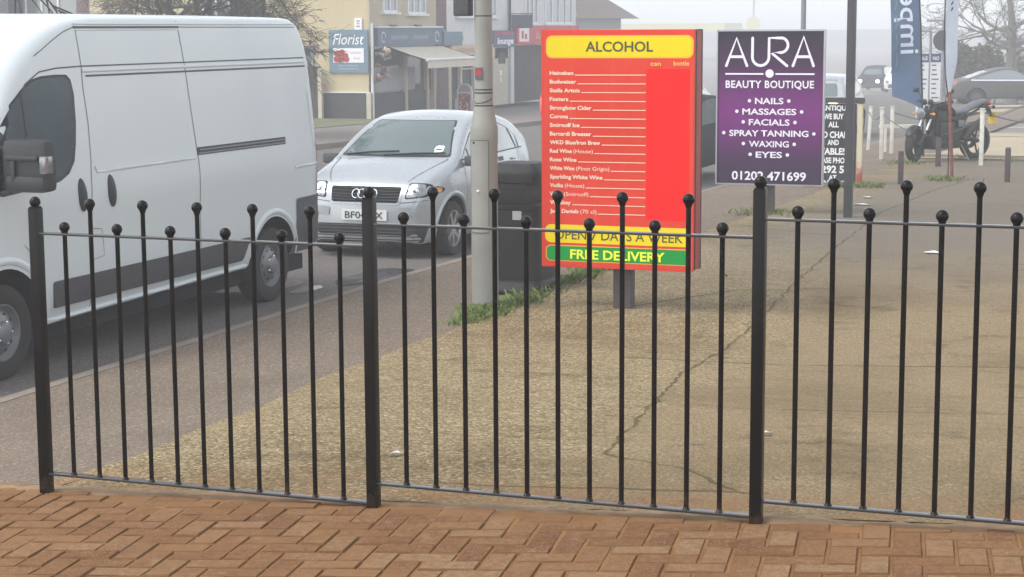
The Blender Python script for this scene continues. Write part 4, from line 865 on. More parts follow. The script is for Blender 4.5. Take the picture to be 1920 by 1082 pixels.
for cu in (.66, 3.06): b.tube([ab.on('R', cu + .40 * math.cos(R(a)), .305 + .40 * math.sin(R(a)), -.012) for a in range(4, 180, 8)], .032, 8)
b.build('arch_flare', 'silver_paint', abo, 60)
b = MB(); b.box2((-.7, .3, .15), (.7, 3.6, .22)); b.build('underbody', 'dark_void', car)
for sd_ in (1, -1):
    for u in (.66, 3.06): wheel(car, sd_ * .825, u, .306, .19, 'alloy', sd_)
car.scale = (1, .95, 1)
# ---- other cars, farther off
def far_car(name, label, x, y, rz, mat, prof, W=1.72, L=4.2, lights=None, tail=False, side_only=False, glass_m='car_glass', chrome=False, H=1.0, hz=0, rim='alloy'):
    z = G(max(x, -7.2), y) if x > -7.2 else road_z(x, y)
    t = thing(name, label, 'car' if 'van' not in name else 'van', (x, y, z), rz)
    B_ = Body(L, W, prof, [(0, .24), (L, .26)], [(.2, .95), (.5, 1), (.75, .99), (.95, .95), (1.4, .76), (1.6, .7)], [(0, .1), (.8, .14), (L * .35, .1), (L, .12)], [(0, .72), (.06, .82), (.3, .95), (.7, 1)], [(0, .78), (.06, .86), (.3, .96), (.6, 1)], [(0, .0), (1, .04), (L, .02)], 1)
    wu = (.8, L - .85); bo = B_.cut('body', mat, t, [(u, .31, .36) for u in wu])
    hr = max(p[1] for p in prof); ws0 = [p for p in prof if len(p) > 2]
    us = [p[0] for p in prof]; b0, t0 = prof[3], prof[4]; t1, b1 = prof[6], prof[7]
    b = MB(); B_.patch(b, 'F', rnd_poly([(-.62, b0[1] + .05), (.62, b0[1] + .05), (.5, t0[1] - .05), (-.5, t0[1] - .05)], .05), .005, .12); b.build('windscreen', 'screen_glass', t, 60)
    b = MB(); B_.patch(b, 'B', rnd_poly([(-.6, b1[1] + .05), (.6, b1[1] + .05), (.48, t1[1] - .06), (-.48, t1[1] - .06)], .05), .005, .12); b.build('rear_window', glass_m, t, 60)
    for vw in 'RL':
        b = MB(); zb = max(b0[1], b1[1]) - .0; zt = hr - .11
        B_.patch(b, vw, rnd_poly([(b0[0] + .12, zb + .0), (t0[0] + .1, zt), ((t0[0] + t1[0]) / 2, hr - .075), (t1[0] - .12, zt), (b1[0] - .16, zb + .03)], .06), .005, .1); wi = b.build('side_window', glass_m, t, 60)
        if chrome: b = MB(); B_.rib(b, vw, [(b0[0] + .1, zb - .03), (b1[0] - .14, zb - .01)], .05, .008); b.build('window_trim', 'chrome', wi)
    for sd_ in (1, -1):
        for u in wu: wheel(t, sd_ * (W / 2 - .02), u, .305, .19, rim, sd_, False)
        b = MB(); B_.patch(b, 'F', rnd_poly([(sd_ * .50, .60 + hz), (sd_ * .72, .61 + hz), (sd_ * .72, .80 + hz), (sd_ * .50, .80 + hz)], .09), .006, .05); b.build('headlight', 'lit_headlamp' if lights else 'lamp_clear', t)
        b = MB(); B_.patch(b, 'B', rnd_poly([(sd_ * .5, .72), (sd_ * .74, .72), (sd_ * .74, .95), (sd_ * .56, .95)], .03), .006, .08); b.build('tail_light', 'lamp_red', t)
    b = MB(); B_.patch(b, 'F', rnd_poly([(-.5, .56), (.5, .56), (.55, .30), (-.55, .30)], .03), .006, .12); b.build('front_grille', 'black_plastic', t)
    b = MB(); B_.patch(b, 'B', rnd_poly([(-.26, .62), (.26, .62), (.26, .51), (-.26, .51)], .01), .008, .12); b.build('number_plate', 'plate_yellow', t)
    return t
HATCH = [(0, .5), (.05, .7), (.5, .86), (1.0, .95), (1.75, 1.42), (2.4, 1.48), (3.3, 1.42), (3.95, .98), (4.15, .7), (4.2, .5)]
SUV = [(0, .6), (.05, .85), (.5, 1.0), (1.0, 1.1), (1.6, 1.66), (2.4, 1.74), (3.9, 1.68), (4.2, 1.1), (4.3, .8), (4.35, .5)]
COUPE = [(0, .5), (.05, .64), (.6, .78), (1.45, .90), (2.15, 1.32), (2.5, 1.38), (2.95, 1.32), (4.0, .95), (4.42, .90), (4.5, .5)]
VANP = [(0, .7), (.05, .9), (.4, 1.05), (.8, 1.2), (1.5, 1.85), (2.2, 1.93), (4.3, 1.9), (4.5, 1.2), (4.55, .8), (4.6, .5)]
far_car('dark_hatchback', 'dark car parked at the kerb, glimpsed in the gap between the red and purple signs', -8.85, 29.6, 0, 'dark_car_paint', HATCH, glass_m='dull_glass')
far_car('silver_car', 'pale silver car with a lit headlamp coming along the road right of the purple sign', -9.5, 47, 0, 'silver_paint', [(u, h * .93) for u, h in SUV], lights=True, W=1.78, L=4.35, hz=.22)
far_car('pale_car', 'pale car farther along the road in the fog, above the dark parked car', -14.7, 55, math.pi, 'white_car_paint', SUV, W=1.75, L=4.35)
far_car('red_hatchback', 'red car standing by the far kerb beside the left edge of the red sign', -18.88, 59.2, math.pi, 'red_car_paint', HATCH, W=1.75)
far_car('dark_suv', 'dark tall car with both headlamps lit approaching through the fog', -21.55, 128, -.06, 'dark_car_paint', SUV, lights=True, W=1.9, L=4.35)
far_car('white_van', 'small white van approaching in the fog beside the blue flag', -18.75, 122, -.06, 'white_car_paint', VANP, W=1.85, L=4.6)
far_car('grey_coupe', 'grey coupe with chrome window trim seen from the side behind the motorcycle', -4.65, 71.7, R(110.5), 'grey_car_paint', COUPE, W=1.8, L=4.5, chrome=True, rim='grey_plastic', glass_m='house_glass')
# ------------------------------------------------------------ motorcycle (local: y from front axle back, x towards its left, z up)
f0, r0 = V((-4.80, 33.5)), V((-3.98, 34.6)); dr = (r0 - f0).normalized()
bk = thing('motorcycle', 'black motorcycle with a grey seat parked on the forecourt in front of the blue flag', 'motorcycle', (f0.x, f0.y, G(f0.x, f0.y) + .004), math.atan2(-dr.x, dr.y)); bk.scale = (1.08, 1.08, 1.08)
def bwheel(y, r, wd, steer, disc):
    e = bpy.data.objects.new('wheel', None); COL.objects.link(e); e.parent = bk; e.location = (0, y, r); e.rotation_euler = (0, 0, steer)
    b = MB(); pr = [(r - .075, wd * .42), (r - .03, wd / 2), (r - .008, wd * .3), (r, 0), (r - .008, -wd * .3), (r - .03, -wd / 2), (r - .075, -wd * .42), (r - .075, wd * .42)]; b.lathe(pr, (0, 0, 0), 36, 'X'); b.build('tyre', 'rubber', e, 50)
    b = MB(); b.lathe([(r - .07, .045), (r - .07, -.045), (r - .1, -.03), (r - .1, .03), (r - .07, .045)], (0, 0, 0), 30, 'X'); b.lathe([(0, .05), (.045, .05), (.045, -.05), (0, -.05)], (0, 0, 0), 14, 'X')
    for k in range(5): a = k * 2 * math.pi / 5; b.cyl((0, .03 * math.cos(a), .03 * math.sin(a)), (0, (r - .09) * math.cos(a), (r - .09) * math.sin(a)), .018, .014, 6)
    b.build('rim', 'bike_black', e, 40)
    b = MB()
    for sx in disc: b.lathe([(.135, sx), (.135, sx + .006), (.085, sx + .006), (.085, sx), (.135, sx)], (0, 0, 0), 26, 'X')
    b.build('brake_disc', 'bike_engine', e, 40)
bwheel(0, .30, .125, .42, (.062, -.068)); bwheel(1.41, .315, .18, 0, (-.095,)); 
b = MB()
def guard(u, v): a = R(55 + 95 * u); rr = .325 + .0 * v; x = -.075 + .15 * v; rr -= .03 * abs(2 * v - 1) ** 2; return (x, rr * math.cos(a), rr * math.sin(a))
b.grid(guard, 12, 6); b.grid(lambda u, v: tuple(c * (1 if k == 0 else .985) for k, c in enumerate(guard(u, v))), 12, 6)
mg = b.build('front_mudguard', 'bike_black', bk, 50, loc=(0, 0, .30)); mg.rotation_euler = (0, 0, .42)
for sx in (.095, -.095):
    b = MB(); b.use('alloy').cyl((sx, .18, .53), (sx, .30, .78), .021); b.use('bike_black').cyl((sx, .0, .29), (sx, .14, .46), .03); b.cyl((sx, .27, .72), (sx, .36, .92), .03); b.build('fork_leg', None, bk, 50)
b = MB(); b.box((0, .33, .86), (.26, .09, .04), bev=.01); b.box((0, .29, .74), (.25, .09, .05), bev=.01); b.build('fork_yoke', 'bike_black', bk)
b = MB(); b.tube([(.36, .46, 1.0), (.2, .42, 1.0), (.08, .36, .96), (-.08, .36, .96), (-.2, .42, 1.0), (-.36, .46, 1.0)], .013, 8); hb = b.build('handlebar', 'steel_wheel', bk, 50)
for sx in (1, -1):
    b = MB(); b.cyl((sx * .27, .44, 1.0), (sx * .39, .47, 1.0), .02, n=10); b.tube([(sx * .3, .40, 1.0), (sx * .24, .36, .995), (sx * .36, .38, .99)], .008, 6); b.build('grip', 'rubber', hb, 50)
    b = MB(); b.use('bike_black').tube([(sx * .25, .43, 1.0), (sx * .30, .40, 1.10), (sx * .36, .40, 1.17)], .008, 6); b.box((sx * .39, .41, 1.18), (.14, .03, .075), bev=.02); b.use('reflector').box((sx * .39, .428, 1.18), (.12, .004, .06)); b.build('mirror', None, bk, 40)
    b = MB(); b.cyl((sx * .12, .22, .80), (sx * .20, .22, .80), .01); b.sphere((sx * .22, .21, .80), .026, 10); b.build('indicator', 'lamp_amber', bk, 60)
b = MB(); b.use('bike_black').lathe([(0, .16), (.06, .14), (.092, .05), (.095, 0)], (0, .14, .80), 20, 'Y'); hl = b.build('headlight', None, bk, 50); b = MB(); b.lathe([(.095, .14), (.098, .125), (.088, .12), (0, .135)], (0, 0, .80), 20, 'Y'); b.build('lens', 'lamp_clear', hl, 60)
b = MB(); b.use('bike_black').sphere((.07, .28, .99), .055, 12, (1, .6, 1)); b.sphere((-.07, .28, .99), .055, 12, (1, .6, 1)); b.use('steel_wheel').lathe([(.05, 0), (.056, -.012), (.05, -.016)], (.07, .315, .99), 14, 'Y'); b.build('instruments', None, bk, 60)
b = MB()
prev = None
for y, z, hw, hh_ in ((.38, .82, .04, .05), (.42, .86, .11, .10), (.55, .88, .14, .12), (.72, .85, .145, .11), (.85, .80, .10, .07), (.9, .78, .07, .04)):
    rg = b.ring(V((0, y, z)), V((1, 0, 0)), V((0, .1, 1)), 1, 16)
    for v in rg: v.co = V((0, y, z)) + V(((v.co.x) * hw, 0, (v.co.z - z) * hh_))
    if prev: b.bridge(prev, rg)
    else: b.face(rg)
    prev = rg
b.face(prev); b.build('fuel_tank', 'dark_car_paint', bk, 60)
b = MB(); prev = None
for y, z, hw, hh_ in ((.80, .775, .08, .04), (.9, .80, .12, .055), (1.1, .82, .13, .05), (1.22, .87, .12, .06), (1.42, .93, .10, .06), (1.6, .97, .07, .045), (1.68, .98, .05, .02)):
    rg = b.ring(V((0, y, z)), V((1, 0, 0)), V((0, 0, 1)), 1, 14)
    for v in rg: v.co = V((v.co.x * hw, y, z + (v.co.z - z) * hh_))
    if prev: b.bridge(prev, rg)
    else: b.face(rg)
    prev = rg
b.face(prev); b.build('seat', 'bike_seat', bk, 60)
b = MB(); b.box((0, .62, .50), (.30, .34, .30), bev=.03); b.box((0, .52, .66), (.22, .2, .2), rot=Matrix.Translation((0, 0, 0)) @ Matrix.Rotation(R(25), 4, 'X'), bev=.02); b.box((0, .84, .44), (.26, .26, .22), bev=.03)
for sx in (1, -1): b.lathe([(.0, .0), (.09, 0), (.10, sx * -.03), (.10, sx * -.06)], (sx * .185, .70, .43), 16, 'X'); b.box((sx * .1, .4, .58), (.05, .03, .3))
for k in range(5): b.box((0, .50 - k * .012, .60 + k * .032), (.25, .24, .008))
b.box((0, .50, .74), (.30, .22, .20), bev=.04); b.box((0, .92, .62), (.22, .34, .26), bev=.05); b.build('engine', 'bike_engine', bk, 30)
b = MB(); b.box((0, .64, .32), (.28, .74, .24), bev=.07); b.build('belly_pan', 'bike_black', bk, 40)
b = MB(); b.tube([(0, .36, .90), (.1, .5, .72), (.12, .9, .66), (.1, 1.3, .82), (.05, 1.6, .90)], .02, 8); b.tube([(0, .36, .90), (-.1, .5, .72), (-.12, .9, .66), (-.1, 1.3, .82), (-.05, 1.6, .90)], .02, 8); b.tube([(0, .36, .86), (.0, .42, .5), (0, .6, .32), (0, .95, .36), (.1, .95, .64)], .022, 8); b.build('frame', 'bike_black', bk, 50)
b = MB()
for sx in (1, -1): b.tube([(sx * .10, .95, .42), (sx * .11, 1.2, .36), (sx * .11, 1.41, .315)], [.035, .03, .028], 8)
b.cyl((0, 1.0, .45), (0, 1.2, .75), .04, n=10); b.build('swingarm', 'bike_engine', bk, 40)
b = MB(); b.use('bike_engine').tube([(.06, .38, .55), (.08, .30, .38), (.10, .5, .24), (.12, .95, .28)], .022, 8); b.tube([(.15, 1.0, .36), (.19, 1.2, .56), (.20, 1.36, .66)], [.05, .06, .055], 12); b.use('dark_void').cyl((.20, 1.361, .661), (.2, 1.37, .665), .03); b.build('exhaust', None, bk, 50)
b = MB(); b.box((.15, .93, .62), (.03, .14, .12), bev=.02); b.cyl((.1, .9, .33), (.24, .9, .33), .014); b.tube([(.11, .95, .3), (.2, 1.0, .12), (.26, 1.02, .005)], .012, 6); b.build('side_stand', 'steel_wheel', bk, 40)
b = MB(); b.tube([(0, 1.55, .93), (0, 1.72, .84), (0, 1.80, .72)], [.05, .045, .03], 8); b.build('rear_mudguard', 'bike_black', bk, 50)
b = MB(); b.box((0, 1.83, .68), (.18, .012, .2), bev=.003); b.build('number_plate', 'plate_yellow', bk); b = MB(); b.sphere((0, 1.72, .93), .05, 10, (1.2, .6, .7)); b.build('tail_light', 'lamp_red', bk, 60)
for sx in (1, -1): b = MB(); b.cyl((0, 1.6, .88), (sx * .15, 1.66, .88), .008); b.sphere((sx * .17, 1.67, .88), .03, 8); b.build('rear_indicator', 'bike_black', bk, 60)
# ------------------------------------------------------------ feather flags
def flag_wave(x, z): return .05 * math.sin(z * 2.1 + x * 3) + .03 * math.sin(z * 4.3 + 1)
fx, fy = -4.90, 35.4; zb = G(fx, fy); bf = thing('feather_flag', 'tall dark blue feather flag with pale vertical lettering behind the motorcycle', 'flag', (fx, fy, zb)); bf.rotation_euler = (0, R(-2.6), 0)
def yaw_(x, d): return (x * math.cos(R(15)) - d * math.sin(R(15)), x * math.sin(R(15)) + d * math.cos(R(15)))
def fl(x, z, off=0): a = yaw_(x, flag_wave(x, z) * min(1, abs(x) * 3) + off); return (a[0], a[1], z)
b = MB(); Wf = lambda z: .53 if z < 3.2 else .53 - .25 * ((z - 3.2) / 1.3) ** 2
def cloth(u, v):
    x = -Wf(4.5 * v) * u; zl = .86 + .30 * u ** .6 * (1 if u > .0 else 0); zt = 4.6 - .5 * u * u; z = zl + (zt - zl) * v
    return fl(-.53 * u - .02, z)
b.grid(cloth, 10, 40); b.build('cloth', 'flag_blue', bf, 60)
b = MB(); b.tube([(0, 0, -.05), (0, 0, 2.5), (-.05, 0, 4.4), (-.2, 0, 4.75)], [.02, .018, .012, .008], 8); b.build('pole', 'black_plastic', bf, 50)
b = MB(); b.use('flag_white')
mpf = lambda a, c: fl(a, c, -.012)
b.text('imper', .36, -.375, 2.66, width=1.42, bold=.015, mp=mpf, mirror=True, rot=R(-90)); b.use('sign_blue_grey')
for k in range(5): b.stroke([(-.47, 1.7 + k * .36), (-.44, 1.82 + k * .36), (-.46, 1.95 + k * .36)], .03, 0, mp=mpf)
b.build('lettering', None, bf, recalc=False)
fx, fy = -3.72, 29.5; zb = G(fx, fy); wf = thing('feather_flag', 'narrow white feather flag seen nearly edge on above the rust red post', 'flag', (fx, fy, zb))
b = MB()
def cloth(u, v):
    z = 1.34 + 2.9 * v; w_ = .115 * min(1, .12 + v * 5) * (1 if z < 3.6 else 1.0); x = -.07 + .03 * (1 - min(1, v * 3)) + w_ * u
    return (x, .55 * u + .04 * math.sin(z * 3), z)
b.grid(cloth, 6, 30); b.build('cloth', 'flag_white', wf, 60)
b = MB(); b.tube([(.03, .0, -.05), (.02, -.0, 1.1), (-.05, -.02, 1.6), (-.085, -.02, 2.2), (-.085, -.02, 4.3)], .011, 8); b.build('pole', 'black_plastic', wf, 50)
b = MB(); mpf = lambda a, c: (-.07 + .115 * a, .55 * a + .04 * math.sin(c * 3) - .012, c)
b.stroke([(.75, 1.95), (.45, 1.76), (.8, 1.75)], .02, 0, mp=mpf); b.stroke([(.8, 2.05), (.8, 2.2)], .06, 0, mp=mpf)
for k in range(5): b.stroke([(.4, 2.62 + k * .09), (.55, 2.66 + k * .09)], .04, 0, mp=mpf)
b.build('lettering', 'flag_ink', wf, recalc=False)
# ------------------------------------------------------------ street furniture in the fog
zb = G(-6.95, 51); tt = thing('totem_sign', 'tall white directory sign with a blue header between the two flags', 'sign', (-6.95, 51, zb), R(20))
b = MB(); b.box2((-.34, 0, .35), (-.03, .06, 2.06), bev=.004); b.box2((.03, 0, .55), (.3, .06, 2.06), bev=.004); b.build('panel', 'white_frame', tt)
b = MB(); b.box2((-.345, -.006, 1.84), (-.025, 0, 2.07)); b.box2((.025, -.006, 1.84), (.305, 0, 2.07)); hd = b.build('header', 'sign_navy', tt)
b = MB(); b.text('SALE', .10, -.185, 1.9, -.01, width=.24, bold=.03); b.text('NO', .10, .165, 1.9, -.01, width=.17, bold=.03); b.build('lettering', 'white_ink', hd, recalc=False)
b = MB(); q = random.Random(4)
for k in range(9):
    z = 1.74 - k * .125
    for xa, xc in ((-.31, -.06), (.06, .27)):
        if z > .6: e = q.uniform(.5, 1); b.poly([(xa, -.004, z), (xa + (xc - xa) * e, -.004, z), (xa + (xc - xa) * e, -.004, z + .035), (xa, -.004, z + .035)])
b.build('print_rows', 'sign_purple_grey', tt, recalc=False)
b = MB(); b.cyl((-.19, .09, -.1), (-.19, .09, 2.0), .03); b.cyl((.16, .09, -.1), (.16, .09, 2.0), .03); b.build('post', 'pole_grey', tt, 40)
for x, y, h, al, lb_ in ((-7.28, 53.5, 2.72, -.32, 'shorter grey lamp post with a flat arm in front of the white directory sign'), (-7.2, 55.6, 3.05, -.5, 'taller grey lamp post with a flat arm partly behind the white flag')):
    z = G(-7.2, y); t = thing('street_lamp', lb_, 'lamp post', (x, y, z), group='flat armed lamp posts in the fog')
    b = MB(); b.cyl((0, 0, -.1), (0, 0, h), .045, .04); b.build('pole', 'pole_grey', t, 40); b = MB(); b.box((al / 2, 0, h), (abs(al), .12, .06), bev=.01); b.build('lamp_head', 'pole_grey', t)
z = G(-6.45, 49.6); t = thing('round_road_sign', 'back of a round road sign half hidden by the white flag', 'road sign', (-6.42, 49.6, z)); b = MB(); b.lathe([(0, 0), (.27, 0), (.275, .012), (0, .012)], (0, 0, 2.37), 30, 'Y'); b.build('disc', 'pole_dark', t, 40); b = MB(); b.cyl((0, .04, -.1), (0, .04, 2.6), .03); b.build('pole', 'pole_grey', t, 40)
# ------------------------------------------------------------ shops across the road
GZ = -1.36
fs = thing('florist_building', 'cream rendered corner shop with a dark plinth and white upstairs windows', 'building', (-25, 54, GZ))
Lz = lambda z: z - GZ
b = MB(); b.box2((-10.4, .0, 0), (-.06, 7, Lz(4.6))); b.build('gable_wall', 'wall_cream', fs)
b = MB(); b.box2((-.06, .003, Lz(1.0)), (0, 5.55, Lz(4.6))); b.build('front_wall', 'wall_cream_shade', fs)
b = MB(); b.box2((-.3, 5.52, 0), (.03, 6.36, Lz(4.8))); b.build('pier', 'brick_brown', fs)
b = MB(); b.prism([(-10.7, Lz(4.6)), (.3, Lz(4.6)), (-5.2, Lz(7.2))], -.3, 7.3, 'Y'); b.build('roof', 'roof_tile', fs)
b = MB(); b.box2((-1.75, -.06, .0), (-.005, -.002, Lz(-.52))); b.box2((-.05, .0, 0), (.05, 4.5, Lz(-.55))); b.build('plinth', 'plinth_dark', fs)
b = MB(); b.box2((-1.73, -.075, Lz(-.52)), (-.0, -.002, Lz(-.49))); b.build('plinth_capping', 'white_frame', fs)
for x, y in ((-.05, -.09), (.02, 4.4), (.02, 5.0), (.02, 2.6)):
    b = MB(); b.box2((x - .06, y, 0), (x + .09, y + .14, Lz(.9 if y > 1 else -.5))); b.build('shop_post', 'cream_frame', fs)
b = MB(); b.box2((-.5, .05, Lz(-.55)), (-.09, 5.5, Lz(1.0))); b.build('shop_interior', 'shop_interior', fs)
b = MB(); b.box2((-.035, .06, Lz(-.55)), (-.02, 5.5, Lz(.95))); b.build('shop_window', 'shop_glass', fs)
b = MB(); b.box2((-.03, .4, Lz(-.5)), (-.005, 3.6, Lz(.25))); b.build('window_blind', 'wall_grey', fs)
b = MB(); b.box2((-.1, 5.05, 0), (.02, 5.5, Lz(.9))); b.build('door', 'shop_glass', fs)
def window(parent, y0, y1, z0, z1, nm, pane='house_glass', muntins=(.5,), x=0):
    b = MB(); t_ = .06
    b.box2((x, y0, z0), (x + .05, y1, z0 + t_)); b.box2((x, y0, z1 - t_), (x + .05, y1, z1)); b.box2((x, y0, z0 + t_), (x + .05, y0 + t_, z1 - t_)); b.box2((x, y1 - t_, z0 + t_), (x + .05, y1, z1 - t_))
    for m_ in muntins: yy = y0 + (y1 - y0) * m_; b.box2((x + .002, yy - .035, z0 + t_), (x + .046, yy + .035, z1 - t_))
    w_ = b.build('window', 'white_frame', parent); b = MB(); b.box2((x + .004, y0 + t_, z0 + t_), (x + .012, y1 - t_, z1 - t_)); b.build('pane', pane, w_)
    b = MB(); b.box2((x, y0 - .1, z0 - .07), (x + .14, y1 + .1, z0 - .002)); b.build('sill', 'white_frame', w_); return w_
window(fs, 1.0, 2.1, Lz(2.06), Lz(3.4), ''); window(fs, 3.0, 4.5, Lz(2.02), Lz(3.4), '', muntins=(.33, .66))
def xwindow(parent, x0, x1, z0, z1, muntins=(.5,), y=0, pane='house_glass'):
    b = MB(); t_ = .06
    b.box2((x0, y - .05, z0), (x1, y, z0 + t_)); b.box2((x0, y - .05, z1 - t_), (x1, y, z1)); b.box2((x0, y - .05, z0 + t_), (x0 + t_, y, z1 - t_)); b.box2((x1 - t_, y - .05, z0 + t_), (x1, y, z1 - t_))
    for m_ in muntins: xx = x0 + (x1 - x0) * m_; b.box2((xx - .04, y - .046, z0 + t_), (xx + .04, y - .002, z1 - t_))
    w_ = b.build('window', 'white_frame', parent); b = MB(); b.box2((x0 + t_, y - .012, z0 + t_), (x1 - t_, y - .004, z1 - t_)); b.build('pane', pane, w_)
xwindow(fs, -6.05, -5.0, Lz(1.9), Lz(3.4))
b = MB(); b.box2((-2.35, -.05, Lz(.3)), (-2.0, -.0, Lz(1.0))); b.build('wall_panel', 'wall_grey', fs); b = MB(); b.box2((-2.4, -.03, Lz(1.13)), (-1.95, -.0, Lz(1.16))); b.build('ledge', 'brick_brown', fs)
b = MB(); b.cyl((.04, .08, 0), (.04, .08, Lz(1.7)), .05); b.build('downpipe', 'white_frame', fs, 40)
gt = thing('timber_gate', 'brown timber gate with a cream post between the van and the florist wall', 'gate', (-27.1, 53.7, GZ)); b = MB()
for k in range(6): b.box2((-.72 + k * .2, 0, .03), (-.53 + k * .2, .04, 1.7 - GZ * 0 ))
b.build('boards', 'timber_brown', gt); b = MB(); b.box2((.40, -.06, 0), (.53, .08, 1.62)); b.build('post', 'cream_frame', gt)
t = thing('florist_sign', 'square blue grey wall sign reading Florist above a picture of red flowers', 'sign', (-25.72, 53.93, .8)); b = MB(); b.box2((-.70, .0, -.68), (.68, .06, .70), bev=.01); b.build('board', 'sign_blue_grey', t)
b = MB(); mps = lambda a, c: (a, -.006, c)
b.text('Florist', .36, 0, .23, -.006, width=1.10, bold=.005, shear=.25); b.build('lettering', 'white_ink', t, recalc=False)
b = MB(); b.box2((-.54, -.012, -.35), (.54, -.001, .11)); pc = b.build('picture_panel', 'white_ink', t); b = MB(); b.use('photo_red')
for cx, cz, r in ((-.42, -.24, .11), (-.36, -.08, .13), (-.22, -.02, .1), (-.2, -.2, .14), (-.06, -.24, .1), (-.32, -.27, .08), (-.08, -.12, .08), (-.46, -.06, .07)): b.poly([(cx + r * math.cos(k * .524), -.014 - r * .01, cz + r * math.sin(k * .524)) for k in range(12)])
b.use('shop_red'); [b.stroke([(x0, z), (x0 + .03, z + .07), (x0 + .06, z)], .014, -.015) for z, xs_ in ((-.06, (.05, .13, .21, .29, .37)), (-.24, (.18, .26, .34))) for x0 in xs_]; b.build('flower_picture', None, pc, recalc=False)
b = MB()
for z in (-.46, -.56): [b.stroke([(x0, z), (x0 + .04, z + .04), (x0 + .07, z)], .012, -.006) for x0 in [-.36 + .1 * j for j in range(7)]]
b.build('small_print', 'flag_white', t, recalc=False)
t = thing('wall_notice', 'small white notice on the cream wall above the florist sign', 'notice', (-25.38, 53.95, 1.69)); b = MB(); b.box2((-.13, 0, -.19), (.13, .04, .17)); b.build('board', 'white_ink', t); b = MB()
for k, (zz, w2) in enumerate(((.08, .13), (0, .09), (-.09, .15))): b.box2((-w2 / 2, -.004, zz - .025), (w2 / 2, 0, zz + .025))
b.build('print', 'wall_grey', t)
t = thing('fascia_sign', 'long blue grey shop fascia sign over the awning', 'sign', (-24.95, 54.3, 1.25)); b = MB(); b.box2((-.04, 0, -.28), (.12, 5.3, .30), bev=.01); b.build('board', 'sign_blue_grey_dark', t)
b = MB(); mpy = lambda a, c: (.124, a, c)
[b.stroke([(y0, -.08), (y0 + .05, .06 + .05 * (k % 3 == 0)), (y0 + .10, -.07), (y0 + .14, .03)], .02, 0, mp=mpy) for k, y0 in enumerate([1.0 + .17 * j for j in range(8)] + [2.75 + .17 * j for j in range(8)])]
for yy in (.4, 4.85): b.stroke(arc(yy, 0, .16, 0, 300, 12), .035, 0, mp=mpy)
b.build('lettering', 'flag_white', t, recalc=False); b = MB(); b.box2((-.02, 0, .302), (.17, 5.3, .35)); b.build('cornice', 'white_frame', t)
for yy in (.9, 2.9): b = MB(); b.box2((.1, yy, .355), (.22, yy + .4, .40)); b.build('trough_light', 'ink', t)
t = thing('fascia_extension', 'short plain blue grey sign panel beside the long fascia sign', 'sign', (-24.93, 59.75, 1.15)); b = MB(); b.box2((0, 0, -.22), (.12, 1.7, .26), bev=.01); b.box2((.03, 1.70, -.05), (.12, 1.78, .1)); b.build('board', 'sign_blue_grey', t); b = MB(); b.lathe([(0, .42), (.1, .40), (.18, .30), (.2, .26)], (.02, -.1, 0), 14); b.build('dome_lamp', 'sign_blue_grey', t, 50)
t = thing('shop_awning', 'cream shop awning pulled out below the blue grey fascia', 'awning', (-24.9, 54.6, .92)); b = MB()
b.poly([(0, .7, 0), (0, 5.2, 0), (1.35, 5.2, -.42), (1.35, .7, -.42)]); b.poly([(1.352, .7, -.43), (1.352, 5.2, -.43), (1.352, 5.2, -.68), (1.352, .7, -.68)]); b.build('cloth', 'awning_cloth', t, recalc=False)
b = MB(); b.cyl((1.35, .65, -.40), (1.35, 5.25, -.40), .055, n=10); b.build('front_bar', 'white_frame', t, 40); b = MB(); b.tube([(0, .72, -.02), (.7, .72, -.25), (1.34, .72, -.43)], .03, 6); b.tube([(0, 5.18, -.02), (1.34, 5.18, -.43)], .03, 6); b.build('arm', 'ink', t, 40)
t = thing('hanging_basket', 'hanging basket of pink and pale flowers at the corner of the florist shop', 'flower basket', (-24.6, 54.25, .75)); q = random.Random(2); b = MB()
for k in range(16): b.use(q.choice(['flower_pale', 'flower_pink', 'bush_leaf', 'wall_grey'])).sphere((q.gauss(0, .10), q.gauss(0, .2), q.gauss(0, .07)), q.uniform(.05, .10), 6)
b.build('flowers', None, t); b = MB(); b.cyl((-.35, 0, .12), (0, 0, .1), .015); b.build('bracket', 'ink', t)
t = thing('flower_display', 'reddish flower display low down beside the shop window corner', 'flowers', (-24.75, 54.2, -.02)); b = MB()
for k in range(20): b.use(q.choice(['flower_pink', 'rust_red', 'bush_leaf'])).sphere((q.gauss(0, .08), q.gauss(0, .2), q.gauss(0, .14)), q.uniform(.05, .09), 6)
b.build('flowers', None, t); b = MB(); b.cyl((-.2, 0, -.1), (0, 0, -.12), .015); b.build('bracket', 'ink', t)
# second shop, white upstairs
sb = thing('white_shop_building', 'white fronted shop with bay window left of the red shop, behind the lamp column', 'building', (-25, 60.37, GZ)); b = MB(); b.box2((-8, 0, Lz(.4)), (0, 6.3, Lz(4.6))); b.build('front_wall', 'wall_white', sb)
b = MB(); b.box2((-8, -.0, Lz(4.6)), (.2, 6.3, Lz(4.75))); b.build('roof', 'roof_slate', sb)
b = MB(); b.box2((-2, .0, 0), (-.12, 6.3, Lz(.4))); b.build('shop_interior', 'shop_interior', sb); b = MB(); b.box2((-.1, 2.7, Lz(-1.0)), (-.07, 4.4, Lz(.4))); b.build('shop_window', 'shop_glass', sb)
for y in (.06, 1.2, 2.5, 4.42):
    b = MB(); b.box2((-.06, y, 0), (.06, y + .16, Lz(.4))); b.build('shop_post', 'cream_frame', sb)
b = MB(); b.box2((-.03, 1.362, Lz(.05)), (.03, 2.498, Lz(.1))); b.build('cross_rail', 'cream_frame', sb)
